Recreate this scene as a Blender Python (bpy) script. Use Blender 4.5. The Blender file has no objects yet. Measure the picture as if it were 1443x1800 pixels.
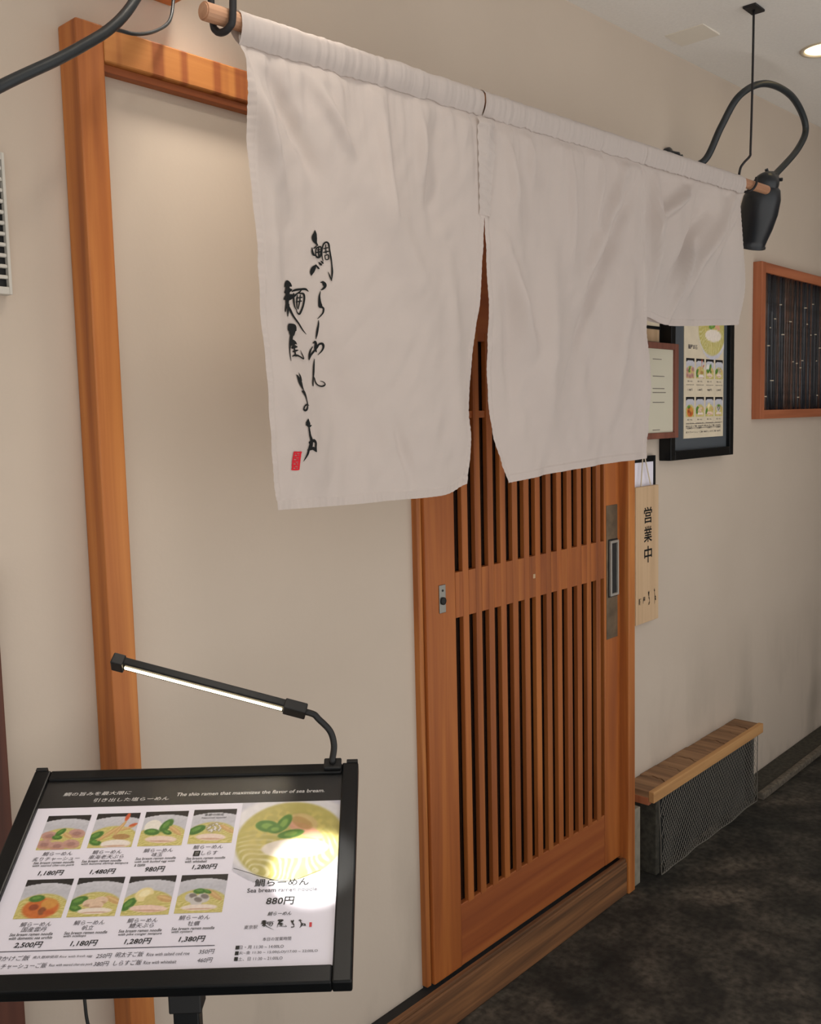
import bpy, bmesh, math, random
import numpy as np
from mathutils import Vector, Matrix, noise as mnoise

random.seed(7)
scene = bpy.context.scene
COL = scene.collection

# ------------------------------------------------------------------ camera
CAM = Vector((0.0, -1.557, 1.55))
YAW, PITCH, ROLL, FPX = math.radians(47.713), math.radians(-5.672), math.radians(-1.345), 1667.0
FW = Vector((math.sin(YAW) * math.cos(PITCH), math.cos(YAW) * math.cos(PITCH), math.sin(PITCH)))
_r = Vector((math.cos(YAW), -math.sin(YAW), 0.0))
_u = _r.cross(FW)
RT = _r * math.cos(ROLL) + _u * math.sin(ROLL)
UP = -_r * math.sin(ROLL) + _u * math.cos(ROLL)
cd = bpy.data.cameras.new('camera')
cd.sensor_fit = 'HORIZONTAL'; cd.sensor_width = 36.0
cd.lens = FPX * 36.0 / 1443.0
cd.clip_start = 0.02; cd.clip_end = 200
cam = bpy.data.objects.new('camera', cd); COL.objects.link(cam)
mw = Matrix.Identity(4)
for i in range(3):
    mw[i][0] = RT[i]; mw[i][1] = UP[i]; mw[i][2] = -FW[i]; mw[i][3] = CAM[i]
cam.matrix_world = mw
scene.camera = cam

# ------------------------------------------------------------------ light
scene.view_settings.view_transform = 'Standard'
scene.view_settings.look = 'None'
scene.view_settings.gamma = 1.0
scene.view_settings.use_curve_mapping = False
scene.view_settings.exposure = 0.2
world = bpy.data.worlds.new('overcast_sky'); scene.world = world
world.use_nodes = True
bg = world.node_tree.nodes['Background']
bg.inputs['Color'].default_value = (1.0, 0.985, 0.965, 1)
bg.inputs['Strength'].default_value = 0.80
sun = bpy.data.lights.new('hazy_sun', 'SUN')          # high sun: it lights the street up to the eave, not the shop front
sun.energy = 6.0; sun.angle = math.radians(6); sun.color = (1.0, 0.98, 0.95)
so = bpy.data.objects.new('hazy_sun', sun); COL.objects.link(so)
so.location = (0.5, -4, 6)
so.rotation_euler = Vector((0.10, 0.22, -1.0)).to_track_quat('-Z', 'Y').to_euler()

# ------------------------------------------------------------------ measuring helpers
def ray(x, y):
    return FW * FPX + RT * (x - 721.5) - UP * (y - 900.0)
def at(x, y, Y=0.0):                       # a point of the photograph on the plane y = Y of the place
    d = ray(x, y); return CAM + d * ((Y - CAM.y) / d.y)
def atz(x, y, Z):
    d = ray(x, y); return CAM + d * ((Z - CAM.z) / d.z)

# ------------------------------------------------------------------ materials
def nt(name):
    m = bpy.data.materials.new(name); m.use_nodes = True
    t = m.node_tree; b = t.nodes['Principled BSDF']
    return m, t, b
def N(t, k, **kw):
    n = t.nodes.new(k)
    for a, v in kw.items():
        setattr(n, a, v)
    return n
def lin(c):
    return tuple(((v / 255.0) / 12.92 if v / 255.0 <= 0.04045 else ((v / 255.0 + 0.055) / 1.055) ** 2.4) for v in c) + (1.0,)
def ramp(t, stops):
    r = N(t, 'ShaderNodeValToRGB'); e = r.color_ramp.elements
    while len(e) < len(stops): e.new(0.5)
    for q, (p, c) in zip(e, stops):
        q.position = p; q.color = c
    return r
def plain(name, c, rough=0.6, metal=0.0, spec=0.5, bump=0.0, bscale=200, var=0.0):
    m, t, b = nt(name)
    b.inputs['Base Color'].default_value = lin(c)
    b.inputs['Roughness'].default_value = rough
    b.inputs['Metallic'].default_value = metal
    b.inputs['Specular IOR Level'].default_value = spec
    tc = N(t, 'ShaderNodeTexCoord')
    if bump or var:
        nz = N(t, 'ShaderNodeTexNoise'); nz.inputs['Scale'].default_value = bscale; nz.inputs['Detail'].default_value = 4
        t.links.new(tc.outputs['Object'], nz.inputs['Vector'])
        if bump:
            bp = N(t, 'ShaderNodeBump'); bp.inputs['Strength'].default_value = bump; bp.inputs['Distance'].default_value = 0.002
            t.links.new(nz.outputs['Fac'], bp.inputs['Height']); t.links.new(bp.outputs['Normal'], b.inputs['Normal'])
        if var:
            c2 = tuple(max(0, v * (1 - var)) for v in c)
            rp = ramp(t, [(0.35, lin(c2)), (0.65, lin(c))])
            t.links.new(nz.outputs['Fac'], rp.inputs['Fac']); t.links.new(rp.outputs['Color'], b.inputs['Base Color'])
    return m
def wood(name, dark, mid, light, axis='z', scale=1.0, rough=0.55, knots=0.0):
    m, t, b = nt(name)
    tc = N(t, 'ShaderNodeTexCoord'); mp = N(t, 'ShaderNodeMapping')
    s = {'x': (1.2, 28, 28), 'y': (28, 1.2, 28), 'z': (28, 28, 1.2)}[axis]
    mp.inputs['Scale'].default_value = tuple(v * scale for v in s)
    oi = N(t, 'ShaderNodeObjectInfo')
    ad = N(t, 'ShaderNodeVectorMath', operation='ADD')
    ml = N(t, 'ShaderNodeMath', operation='MULTIPLY'); ml.inputs[1].default_value = 37.0
    t.links.new(oi.outputs['Random'], ml.inputs[0])
    t.links.new(tc.outputs['Object'], ad.inputs[0]); t.links.new(ml.outputs[0], ad.inputs[1])
    t.links.new(ad.outputs[0], mp.inputs['Vector'])
    n1 = N(t, 'ShaderNodeTexNoise'); n1.inputs['Scale'].default_value = 1.0; n1.inputs['Detail'].default_value = 5; n1.inputs['Distortion'].default_value = 0.6
    t.links.new(mp.outputs['Vector'], n1.inputs['Vector'])
    rp = ramp(t, [(0.28, lin(dark)), (0.5, lin(mid)), (0.72, lin(light))])
    t.links.new(n1.outputs['Fac'], rp.inputs['Fac'])
    hs = N(t, 'ShaderNodeHueSaturation')
    mr = N(t, 'ShaderNodeMapRange'); mr.inputs['To Min'].default_value = 0.9; mr.inputs['To Max'].default_value = 1.1
    t.links.new(oi.outputs['Random'], mr.inputs['Value']); t.links.new(mr.outputs['Result'], hs.inputs['Value'])
    t.links.new(rp.outputs['Color'], hs.inputs['Color']); t.links.new(hs.outputs['Color'], b.inputs['Base Color'])
    bp = N(t, 'ShaderNodeBump'); bp.inputs['Strength'].default_value = 0.25; bp.inputs['Distance'].default_value = 0.001
    t.links.new(n1.outputs['Fac'], bp.inputs['Height']); t.links.new(bp.outputs['Normal'], b.inputs['Normal'])
    b.inputs['Roughness'].default_value = rough
    return m

M = {}
M['wood'] = wood('cedar_upright', (136, 72, 30), (168, 98, 44), (196, 126, 62), 'z')
M['wood_door'] = wood('cedar_door', (132, 68, 27), (158, 87, 35), (178, 106, 46), 'z')
M['wood_x'] = wood('cedar_level', (150, 86, 38), (180, 112, 52), (198, 132, 66), 'x')
M['wood_rail'] = wood('cedar_rail', (138, 70, 32), (156, 83, 38), (170, 98, 46), 'x')
M['wood_sill'] = wood('worn_sill', (74, 50, 30), (112, 74, 44), (146, 98, 58), 'x', 1.4, 0.75)
M['wood_dark'] = wood('dark_brown_wood', (66, 36, 26), (86, 46, 32), (100, 56, 40), 'z')
M['wood_frame'] = wood('reddish_frame', (156, 88, 56), (180, 106, 70), (196, 122, 84), 'z')
M['wood_frame_x'] = wood('reddish_frame_level', (156, 88, 56), (180, 106, 70), (196, 122, 84), 'x')
M['wood_notice'] = wood('brown_notice_frame', (104, 60, 46), (122, 72, 56), (136, 84, 66), 'z')
M['wood_tag'] = wood('pale_board', (182, 150, 116), (200, 168, 132), (212, 182, 146), 'z', 1.0, 0.7)
M['wood_bench'] = wood('weathered_board', (112, 82, 58), (146, 110, 78), (168, 130, 94), 'y', 1.0, 0.8)
M['wood_edge'] = wood('bench_edge', (168, 122, 76), (190, 142, 90), (206, 160, 106), 'x', 1.0, 0.7)
M['bamboo_rod'] = wood('rod_wood', (160, 112, 84), (182, 134, 102), (198, 152, 120), 'x', 1.2, 0.6)
M['black'] = plain('black_paint', (13, 15, 17), 0.34, spec=0.3, bump=0.05, bscale=400)
M['black_soft'] = plain('black_plastic', (15, 15, 16), 0.5)
M['iron'] = plain('dark_iron', (40, 38, 40), 0.55, 0.3)
M['hose'] = plain('black_hose', (36, 42, 46), 0.45)
M['enamel'] = plain('black_enamel', (30, 34, 40), 0.32)
M['ink'] = plain('black_ink', (22, 24, 24), 0.7, spec=0.2)
M['ink_grey'] = plain('grey_print', (70, 66, 74), 0.7, spec=0.2)
M['red_ink'] = plain('red_ink', (205, 34, 48), 0.7, spec=0.2)
M['white_ink'] = plain('white_print', (225, 222, 220), 0.6)
M['paper'] = plain('white_paper', (240, 236, 248), 0.6, spec=0.3)
M['paper_cream'] = plain('cream_paper', (226, 212, 186), 0.7, var=0.04, bscale=20)
M['paper_grey'] = plain('aged_paper', (206, 200, 180), 0.7)
M['ink_pale'] = plain('faded_print', (120, 112, 104), 0.7)
M['band'] = plain('black_print', (14, 14, 15), 0.6)
M['mat_grey'] = plain('grey_mat', (78, 84, 90), 0.5)
M['steel'] = plain('steel', (150, 148, 142), 0.35, 0.9)
M['steel_old'] = plain('tarnished_plate', (128, 110, 88), 0.45, 0.35, var=0.25, bscale=18)
M['pull_steel'] = plain('brushed_pull', (176, 172, 164), 0.4, 0.5)
M['dark_hole'] = plain('dark_recess', (14, 13, 13), 0.6)
M['dark_glass'] = plain('dark_glass', (20, 16, 14), 0.15)
M['string'] = plain('cotton_string', (214, 200, 176), 0.9)
M['vent'] = plain('white_vent', (205, 200, 190), 0.5)
M['wire'] = plain('galvanised_wire', (128, 122, 112), 0.6, 0.2)
M['kerb'] = plain('concrete_kerb', (120, 110, 96), 0.85, bump=0.5, bscale=60, var=0.3)
M['pale_block'] = plain('pale_block', (150, 142, 126), 0.85, var=0.12, bscale=30)
M['kerb_dark'] = plain('dark_concrete', (74, 70, 60), 0.85, bump=0.5, bscale=60, var=0.3)  # darker tone of the kerb concrete, also on a bench support
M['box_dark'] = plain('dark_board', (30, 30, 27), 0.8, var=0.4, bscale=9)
M['street'] = plain('light_pavement', (178, 176, 174), 0.9, var=0.15, bscale=3)
M['ceiling'] = plain('ceiling_paint', (238, 234, 228), 0.8, bump=0.1, bscale=120, var=0.02)
M['hatch'] = plain('hatch_paint', (228, 220, 206), 0.8)
M['trim_white'] = plain('lamp_ring', (212, 198, 176), 0.5)

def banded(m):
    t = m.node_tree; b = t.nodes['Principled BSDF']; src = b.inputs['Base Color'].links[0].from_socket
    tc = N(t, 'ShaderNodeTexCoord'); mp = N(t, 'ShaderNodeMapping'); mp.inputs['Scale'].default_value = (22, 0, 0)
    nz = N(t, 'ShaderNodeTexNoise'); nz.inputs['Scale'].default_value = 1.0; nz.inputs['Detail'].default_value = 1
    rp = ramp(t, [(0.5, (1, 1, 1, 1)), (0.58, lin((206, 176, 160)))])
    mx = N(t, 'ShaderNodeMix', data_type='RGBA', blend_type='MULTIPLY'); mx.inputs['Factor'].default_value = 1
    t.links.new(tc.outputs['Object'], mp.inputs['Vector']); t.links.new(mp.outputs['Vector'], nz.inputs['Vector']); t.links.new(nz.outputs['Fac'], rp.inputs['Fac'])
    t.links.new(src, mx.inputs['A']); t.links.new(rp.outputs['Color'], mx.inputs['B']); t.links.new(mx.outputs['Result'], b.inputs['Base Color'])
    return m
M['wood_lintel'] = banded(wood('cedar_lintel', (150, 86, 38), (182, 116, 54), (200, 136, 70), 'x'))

# plaster
m, t, b = nt('plaster'); M['plaster'] = m
tc = N(t, 'ShaderNodeTexCoord')
n1 = N(t, 'ShaderNodeTexNoise'); n1.inputs['Scale'].default_value = 1.1; n1.inputs['Detail'].default_value = 5
n2 = N(t, 'ShaderNodeTexNoise'); n2.inputs['Scale'].default_value = 90; n2.inputs['Detail'].default_value = 6
n3 = N(t, 'ShaderNodeTexNoise'); n3.inputs['Scale'].default_value = 5.0; n3.inputs['Detail'].default_value = 6
mp = N(t, 'ShaderNodeMapping'); mp.inputs['Scale'].default_value = (1, 1, 0.35)
for n in (n1, n2): t.links.new(tc.outputs['Object'], n.inputs['Vector'])
t.links.new(tc.outputs['Object'], mp.inputs['Vector']); t.links.new(mp.outputs['Vector'], n3.inputs['Vector'])
rp = ramp(t, [(0.3, lin((196, 181, 165))), (0.7, lin((208, 193, 177)))])
t.links.new(n1.outputs['Fac'], rp.inputs['Fac'])
# splashed dirt low on the wall (blotches with a ragged edge)
sx = N(t, 'ShaderNodeSeparateXYZ'); t.links.new(tc.outputs['Object'], sx.inputs[0])
mz = N(t, 'ShaderNodeMapRange'); mz.inputs['From Min'].default_value = 0.75; mz.inputs['From Max'].default_value = 0.0
t.links.new(sx.outputs['Z'], mz.inputs['Value'])
mm = N(t, 'ShaderNodeMath', operation='MULTIPLY'); t.links.new(mz.outputs[0], mm.inputs[0])
r3 = ramp(t, [(0.45, (0, 0, 0, 1)), (0.8, (0.75, 0.75, 0.75, 1))]); t.links.new(n3.outputs['Fac'], r3.inputs['Fac'])
t.links.new(r3.outputs['Color'], mm.inputs[1])
mx = N(t, 'ShaderNodeMix', data_type='RGBA'); mx.inputs['B'].default_value = lin((120, 110, 96))
t.links.new(mm.outputs[0], mx.inputs['Factor']); t.links.new(rp.outputs['Color'], mx.inputs['A'])
t.links.new(mx.outputs['Result'], b.inputs['Base Color'])
bp = N(t, 'ShaderNodeBump'); bp.inputs['Strength'].default_value = 0.12; bp.inputs['Distance'].default_value = 0.002
t.links.new(n2.outputs['Fac'], bp.inputs['Height']); t.links.new(bp.outputs['Normal'], b.inputs['Normal'])
b.inputs['Roughness'].default_value = 0.85

# floor
m, t, b = nt('stained_concrete'); M['floor'] = m
tc = N(t, 'ShaderNodeTexCoord')
n1 = N(t, 'ShaderNodeTexNoise'); n1.inputs['Scale'].default_value = 2.2; n1.inputs['Detail'].default_value = 8; n1.inputs['Distortion'].default_value = 0.8
n2 = N(t, 'ShaderNodeTexNoise'); n2.inputs['Scale'].default_value = 45; n2.inputs['Detail'].default_value = 8
n3 = N(t, 'ShaderNodeTexNoise'); n3.inputs['Scale'].default_value = 7; n3.inputs['Detail'].default_value = 6
for n in (n1, n2, n3): t.links.new(tc.outputs['Object'], n.inputs['Vector'])
r1 = ramp(t, [(0.3, lin((58, 60, 54))), (0.55, lin((100, 94, 84))), (0.75, lin((140, 128, 114)))])
t.links.new(n1.outputs['Fac'], r1.inputs['Fac'])
r2 = ramp(t, [(0.35, lin((130, 130, 130))), (0.65, lin((220, 220, 220)))])
t.links.new(n2.outputs['Fac'], r2.inputs['Fac'])
r4 = ramp(t, [(0.4, lin((150, 150, 146))), (0.62, lin((255, 252, 248)))])
t.links.new(n3.outputs['Fac'], r4.inputs['Fac'])
mx = N(t, 'ShaderNodeMix', data_type='RGBA', blend_type='MULTIPLY'); mx.inputs['Factor'].default_value = 1
mx2 = N(t, 'ShaderNodeMix', data_type='RGBA', blend_type='MULTIPLY'); mx2.inputs['Factor'].default_value = 1
t.links.new(r1.outputs['Color'], mx.inputs['A']); t.links.new(r2.outputs['Color'], mx.inputs['B'])
t.links.new(mx.outputs['Result'], mx2.inputs['A']); t.links.new(r4.outputs['Color'], mx2.inputs['B'])
t.links.new(mx2.outputs['Result'], b.inputs['Base Color'])
bp = N(t, 'ShaderNodeBump'); bp.inputs['Strength'].default_value = 0.5; bp.inputs['Distance'].default_value = 0.004
t.links.new(n2.outputs['Fac'], bp.inputs['Height']); t.links.new(bp.outputs['Normal'], b.inputs['Normal'])
b.inputs['Roughness'].default_value = 0.75

# cloth
m, t, b = nt('white_cotton'); M['cloth'] = m
tc = N(t, 'ShaderNodeTexCoord')
n1 = N(t, 'ShaderNodeTexNoise'); n1.inputs['Scale'].default_value = 600; n1.inputs['Detail'].default_value = 2
n2 = N(t, 'ShaderNodeTexNoise'); n2.inputs['Scale'].default_value = 14; n2.inputs['Detail'].default_value = 6; n2.inputs['Distortion'].default_value = 1.2
for n in (n1, n2): t.links.new(tc.outputs['Object'], n.inputs['Vector'])
b.inputs['Base Color'].default_value = lin((200, 189, 183))
b.inputs['Roughness'].default_value = 0.9
b.inputs['Sheen Weight'].default_value = 0.15
bp = N(t, 'ShaderNodeBump'); bp.inputs['Strength'].default_value = 0.18; bp.inputs['Distance'].default_value = 0.006
bp2 = N(t, 'ShaderNodeBump'); bp2.inputs['Strength'].default_value = 0.1; bp2.inputs['Distance'].default_value = 0.001
t.links.new(n2.outputs['Fac'], bp.inputs['Height']); t.links.new(n1.outputs['Fac'], bp2.inputs['Height'])
t.links.new(bp.outputs['Normal'], bp2.inputs['Normal']); t.links.new(bp2.outputs['Normal'], b.inputs['Normal'])
tr = N(t, 'ShaderNodeBsdfTranslucent'); tr.inputs['Color'].default_value = lin((226, 216, 205))
ms = N(t, 'ShaderNodeMixShader'); ms.inputs[0].default_value = 0.18
out = t.nodes['Material Output']
t.links.new(b.outputs[0], ms.inputs[1]); t.links.new(tr.outputs[0], ms.inputs[2]); t.links.new(ms.outputs[0], out.inputs['Surface'])

# printed picture (colours stored on the print)
m, t, b = nt('printed_picture'); M['print'] = m
vc = N(t, 'ShaderNodeVertexColor', layer_name='print')
t.links.new(vc.outputs['Color'], b.inputs['Base Color']); b.inputs['Roughness'].default_value = 0.6; b.inputs['Specular IOR Level'].default_value = 0.3

# clear cover sheet
m, t, b = nt('clear_acrylic'); M['cover'] = m
t.nodes.remove(b); out = t.nodes['Material Output']
tr = N(t, 'ShaderNodeBsdfTransparent'); gl = N(t, 'ShaderNodeBsdfGlossy'); gl.inputs['Roughness'].default_value = 0.28
lw = N(t, 'ShaderNodeLayerWeight'); pw = N(t, 'ShaderNodeMath', operation='POWER'); pw.inputs[1].default_value = 5.0
mr = N(t, 'ShaderNodeMapRange'); mr.inputs['To Min'].default_value = 0.022; mr.inputs['To Max'].default_value = 0.8; ms = N(t, 'ShaderNodeMixShader')
t.links.new(lw.outputs['Facing'], pw.inputs[0]); t.links.new(pw.outputs[0], mr.inputs['Value'])
t.links.new(mr.outputs[0], ms.inputs[0]); t.links.new(tr.outputs[0], ms.inputs[1]); t.links.new(gl.outputs[0], ms.inputs[2])
t.links.new(ms.outputs[0], out.inputs['Surface'])

def emit(name, c, s):
    m, t, b = nt(name)
    b.inputs['Base Color'].default_value = lin(c); b.inputs['Emission Color'].default_value = lin(c); b.inputs['Emission Strength'].default_value = s
    return m
M['bulb'] = emit('warm_bulb', (255, 226, 160), 3.0)
M['led'] = emit('led_strip', (255, 232, 186), 6.0)

# ------------------------------------------------------------------ object helpers
WL = {}                                    # where each parent's origin stands
def tagp(o, label=None, cat=None, group=None, kind=None):
    if label: o['label'] = label
    if cat: o['category'] = cat
    if group: o['group'] = group
    if kind: o['kind'] = kind
    return o
def empty(name, loc, label=None, cat=None, group=None, kind=None):
    o = bpy.data.objects.new(name, None); COL.objects.link(o)
    o.location = loc; o.empty_display_size = 0.05
    WL[o.name] = Vector(loc)
    return tagp(o, label, cat, group, kind)
def obj(name, bm, mat, parent=None, loc=None, smooth=False, label=None, cat=None, group=None, kind=None):
    """bm holds world coordinates; the object's origin is put at loc (or the middle of its base)."""
    if loc is None:
        xs = [v.co.x for v in bm.verts]; ys = [v.co.y for v in bm.verts]; zs = [v.co.z for v in bm.verts]
        loc = Vector(((min(xs) + max(xs)) / 2, (min(ys) + max(ys)) / 2, min(zs)))
    loc = Vector(loc)
    bmesh.ops.translate(bm, verts=bm.verts, vec=-loc)
    me = bpy.data.meshes.new(name); bm.to_mesh(me); bm.free()
    if smooth:
        for p in me.polygons: p.use_smooth = True
    me.materials.append(M[mat] if isinstance(mat, str) else mat)
    o = bpy.data.objects.new(name, me); COL.objects.link(o)
    pl = WL[parent.name] if parent else Vector((0, 0, 0))
    o.location = loc - pl
    if parent: o.parent = parent
    WL[o.name] = loc
    return tagp(o, label, cat, group, kind)
def linkcopy(src, loc, parent=None, name=None):
    o = src.copy(); COL.objects.link(o)
    if name: o.name = name
    pl = WL[parent.name] if parent else Vector((0, 0, 0))
    o.location = Vector(loc) - pl
    o.parent = parent
    WL[o.name] = Vector(loc)
    return o

def NB(): return bmesh.new()
def box(bm, x0, x1, y0, y1, z0, z1, bev=0.0, seg=2):
    vs = [bm.verts.new((x, y, z)) for x in (x0, x1) for y in (y0, y1) for z in (z0, z1)]
    fs = [(0, 1, 3, 2), (4, 6, 7, 5), (0, 4, 5, 1), (2, 3, 7, 6), (0, 2, 6, 4), (1, 5, 7, 3)]
    faces = [bm.faces.new([vs[i] for i in f]) for f in fs]
    if bev:
        es = {e for f in faces for e in f.edges}
        bmesh.ops.bevel(bm, geom=list(es), offset=bev, segments=seg, affect='EDGES', profile=0.5)
    return bm
def bx(x0, x1, y0, y1, z0, z1, bev=0.0, seg=2): return box(NB(), x0, x1, y0, y1, z0, z1, bev, seg)
def frame_box(bm, o, e1, e2, e3, a0, a1, b0, b1, c0, c1, bev=0.0):
    """box in a local frame: o + a*e1 + b*e2 + c*e3"""
    t = NB(); box(t, a0, a1, b0, b1, c0, c1, bev)
    mt = Matrix(((e1.x, e2.x, e3.x, o.x), (e1.y, e2.y, e3.y, o.y), (e1.z, e2.z, e3.z, o.z), (0, 0, 0, 1)))
    bmesh.ops.transform(t, matrix=mt, verts=t.verts)
    me = bpy.data.meshes.new('tmp'); t.to_mesh(me); t.free(); bm.from_mesh(me); bpy.data.meshes.remove(me)
    return bm
def spline(pts, n=8):
    P = [Vector(p) for p in pts]; P = [P[0] * 2 - P[1]] + P + [P[-1] * 2 - P[-2]]
    out = []
    for i in range(1, len(P) - 2):
        a, b_, c, d = P[i - 1], P[i], P[i + 1], P[i + 2]
        for k in range(n):
            s = k / n
            out.append(0.5 * ((2 * b_) + (c - a) * s + (2 * a - 5 * b_ + 4 * c - d) * s * s + (3 * b_ - a - 3 * c + d) * s ** 3))
    out.append(P[-2]); return out
def tube(bm, pts, rad, n=10, cap=True):
    pts = [Vector(p) for p in pts]
    rs = rad if isinstance(rad, (list, tuple)) else [rad] * len(pts)
    rings = []; prev = None
    for i, p in enumerate(pts):
        d = (pts[min(i + 1, len(pts) - 1)] - pts[max(i - 1, 0)]).normalized()
        if prev is None:
            a = d.orthogonal().normalized()
        else:
            a = (prev - d * prev.dot(d)).normalized()
        prev = a; c = d.cross(a)
        rings.append([bm.verts.new(p + (a * math.cos(2 * math.pi * k / n) + c * math.sin(2 * math.pi * k / n)) * rs[i]) for k in range(n)])
    for i in range(len(rings) - 1):
        for k in range(n):
            bm.faces.new((rings[i][k], rings[i][(k + 1) % n], rings[i + 1][(k + 1) % n], rings[i + 1][k]))
    if cap:
        bm.faces.new(list(reversed(rings[0]))); bm.faces.new(rings[-1])
    return bm
def lathe(bm, o, axis, prof, n=28):
    """prof: (distance along axis, radius)"""
    axis = Vector(axis).normalized(); a = axis.orthogonal().normalized(); c = axis.cross(a)
    rings = []
    for h, r in prof:
        rings.append([bm.verts.new(Vector(o) + axis * h + (a * math.cos(2 * math.pi * k / n) + c * math.sin(2 * math.pi * k / n)) * max(r, 1e-4)) for k in range(n)])
    for i in range(len(rings) - 1):
        for k in range(n):
            bm.faces.new((rings[i][k], rings[i][(k + 1) % n], rings[i + 1][(k + 1) % n], rings[i + 1][k]))
    return bm

# ------------------------------------------------------------------ the setting
DX0, DX1, DTOP = 1.70, 2.63, 2.153
bm = NB()
box(bm, -2.5, DX0 + 0.02, 0.0, 0.15, -0.05, 3.2)
box(bm, DX1 - 0.02, 9.0, 0.0, 0.15, -0.05, 3.2)
box(bm, DX0 + 0.02, DX1 - 0.02, 0.0, 0.15, DTOP - 0.02, 3.2)
box(bm, 0.903, 1.684, -0.03, 0.0, 0.1115, 2.150)
obj('wall_front', bm, 'plaster', loc=(0, 0, 0), kind='structure', label='beige plaster facade wall with the doorway')
obj('floor', bx(-4, 9, -1.35, 0.0, -0.12, 0.0), 'floor', loc=(0, 0, 0), kind='structure', label='dark stained concrete floor in front of the shop')
obj('pavement', bx(-12, 16, -14, -1.35, -0.14, -0.01), 'street', loc=(0, 0, 0), kind='structure', label='unseen light paved street, shaped to bounce sun under the ceiling')  # out of view; pale tone and near edge chosen to bounce sun upwards
obj('wall_back_added', bx(4.5, 9.0, -2.35, -2.2, -0.01, 3.2), 'plaster', kind='structure', label='unseen outer wall added to dim the right of the walkway')  # unseen wall, added to keep light off the right of the facade
obj('wall_right_added', bx(9.0, 9.15, -2.2, 0.15, 0, 3.2), 'plaster', kind='structure', label='unseen end wall added to dim the right of the walkway')  # added out of view, shuts daylight out at the far end
bm = NB()
def cz(x): return 2.732 + 0.032 * (x - 2.6)
vs = [bm.verts.new(p) for p in ((-2.5, -2.0, cz(-2.5)), (9, -2.0, cz(9)), (9, 0.0, cz(9)), (-2.5, 0.0, cz(-2.5)),
                                (-2.5, -2.0, 3.15), (9, -2.0, 3.15), (9, 0.0, 3.15), (-2.5, 0.0, 3.15))]
for f in ((0, 1, 2, 3), (7, 6, 5, 4), (0, 4, 5, 1), (1, 5, 6, 2), (2, 6, 7, 3), (3, 7, 4, 0)):
    bm.faces.new([vs[i] for i in f])
obj('ceiling', bm, 'ceiling', loc=(0, 0, 0), kind='structure', label='pale painted ceiling over the walkway')
# faint access panel in the ceiling
a = (2.99, -0.10)
bm = bx(2.90, 3.02, -0.19, -0.06, cz(2.95) - 0.004, cz(2.95) + 0.004, 0.001)
obj('ceiling_hatch', bm, 'hatch', label='small pale square panel in the ceiling by the wall', cat='panel')

# posts and beams of the sliding-door surround
obj('trim_1', bx(0.853, 0.903, -0.06, 0.0, 0.0, 2.222, 0.003), 'wood', kind='structure', label='tall orange-brown cedar post at the left of the facade')
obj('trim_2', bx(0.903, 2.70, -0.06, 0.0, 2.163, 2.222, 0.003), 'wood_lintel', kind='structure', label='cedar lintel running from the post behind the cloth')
obj('trim_7', bx(0.903, 2.70, -0.05, -0.002, 2.150, 2.163, 0.001), 'wood_rail', kind='structure', label='thin guide strip under the cedar lintel')
bm = bx(0.852, 0.903, -0.0605, -0.0595, 2.215, 2.2225)
bm.free()
obj('trim_3', bx(1.682, 1.698, -0.047, 0.0, 0.118, 2.150, 0.002), 'wood', kind='structure', label='thin cedar strip along the left of the sliding door')
obj('trim_4', bx(2.622, 2.662, -0.088, 0.0, 0.0, 2.150, 0.003), 'wood', kind='structure', label='cedar jamb at the right of the sliding door')
sill = empty('trim_5', (1.75, -0.03, 0.0), kind='structure', label='worn wooden sill with dark door tracks')
obj('sill_beam', bx(0.86, 2.622, -0.082, -0.001, 0.0, 0.108, 0.004), 'wood_sill', sill)
obj('track_rail', bx(0.86, 2.622, -0.078, -0.064, 0.108, 0.118, 0.002), 'wood_sill', sill)
obj('track_groove', bx(0.905, 2.622, -0.06, -0.004, 0.1085, 0.111, 0.0005), 'dark_hole', sill)
obj('trim_6', bx(0.60, 0.674, -0.03, 0.0, 0.0, 1.32, 0.003), 'wood_dark', kind='structure', label='dark brown wooden post at the left edge')
# kerb at the foot of the wall to the right
bm = bx(3.62, 9.0, -0.10, 0.0, 0.0, 0.018, 0.006)
k1 = obj('baseboard_front', bm, 'kerb_dark', kind='structure', label='low concrete kerb along the foot of the wall')
obj('kerb_lip', bx(3.62, 9.0, -0.128, -0.10, 0.0, 0.028, 0.006), 'kerb', k1)

# ------------------------------------------------------------------ sliding door
door = empty('door_1', (2.16, -0.035, 0.118), kind='structure', label='cedar lattice sliding door with vertical slats')
YF = -0.056
obj('stile', bx(1.700, 1.812, YF, -0.016, 0.12, 2.148, 0.003), 'wood_door', door)
obj('stile', bx(2.530, 2.626, YF, -0.016, 0.12, 2.148, 0.003), 'wood_door', door)
obj('bottom_rail', bx(1.812, 2.530, YF + 0.002, -0.016, 0.12, 0.288, 0.002), 'wood_rail', door)
obj('top_rail', bx(1.812, 2.530, YF + 0.003, -0.016, 1.739, 2.148, 0.002), 'wood_rail', door)
mrail = obj('middle_rail', bx(1.812, 2.530, YF + 0.006, -0.016, 1.045, 1.161, 0.0), 'wood_door', door)
obj('cross_bar', bx(1.812, 2.530, YF + 0.005, -0.030, 1.546, 1.564, 0.001), 'wood_rail', door)
obj('glass_pane', bx(1.812, 2.530, -0.040, -0.034, 0.288, 1.739), 'dark_glass', door, label='dark glass behind the slats')
s0 = None
for i in range(13):
    x = 1.812 + 0.030 + 0.0535 * i
    if s0 is None:
        s0 = obj('slat', bx(x, x + 0.0235, YF, -0.041, 0.283, 1.76, 0.0012, 1), 'wood_door', door)
    else:
        linkcopy(s0, (x + 0.01175, WL[s0.name].y, WL[s0.name].z), door)
rb = None
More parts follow.
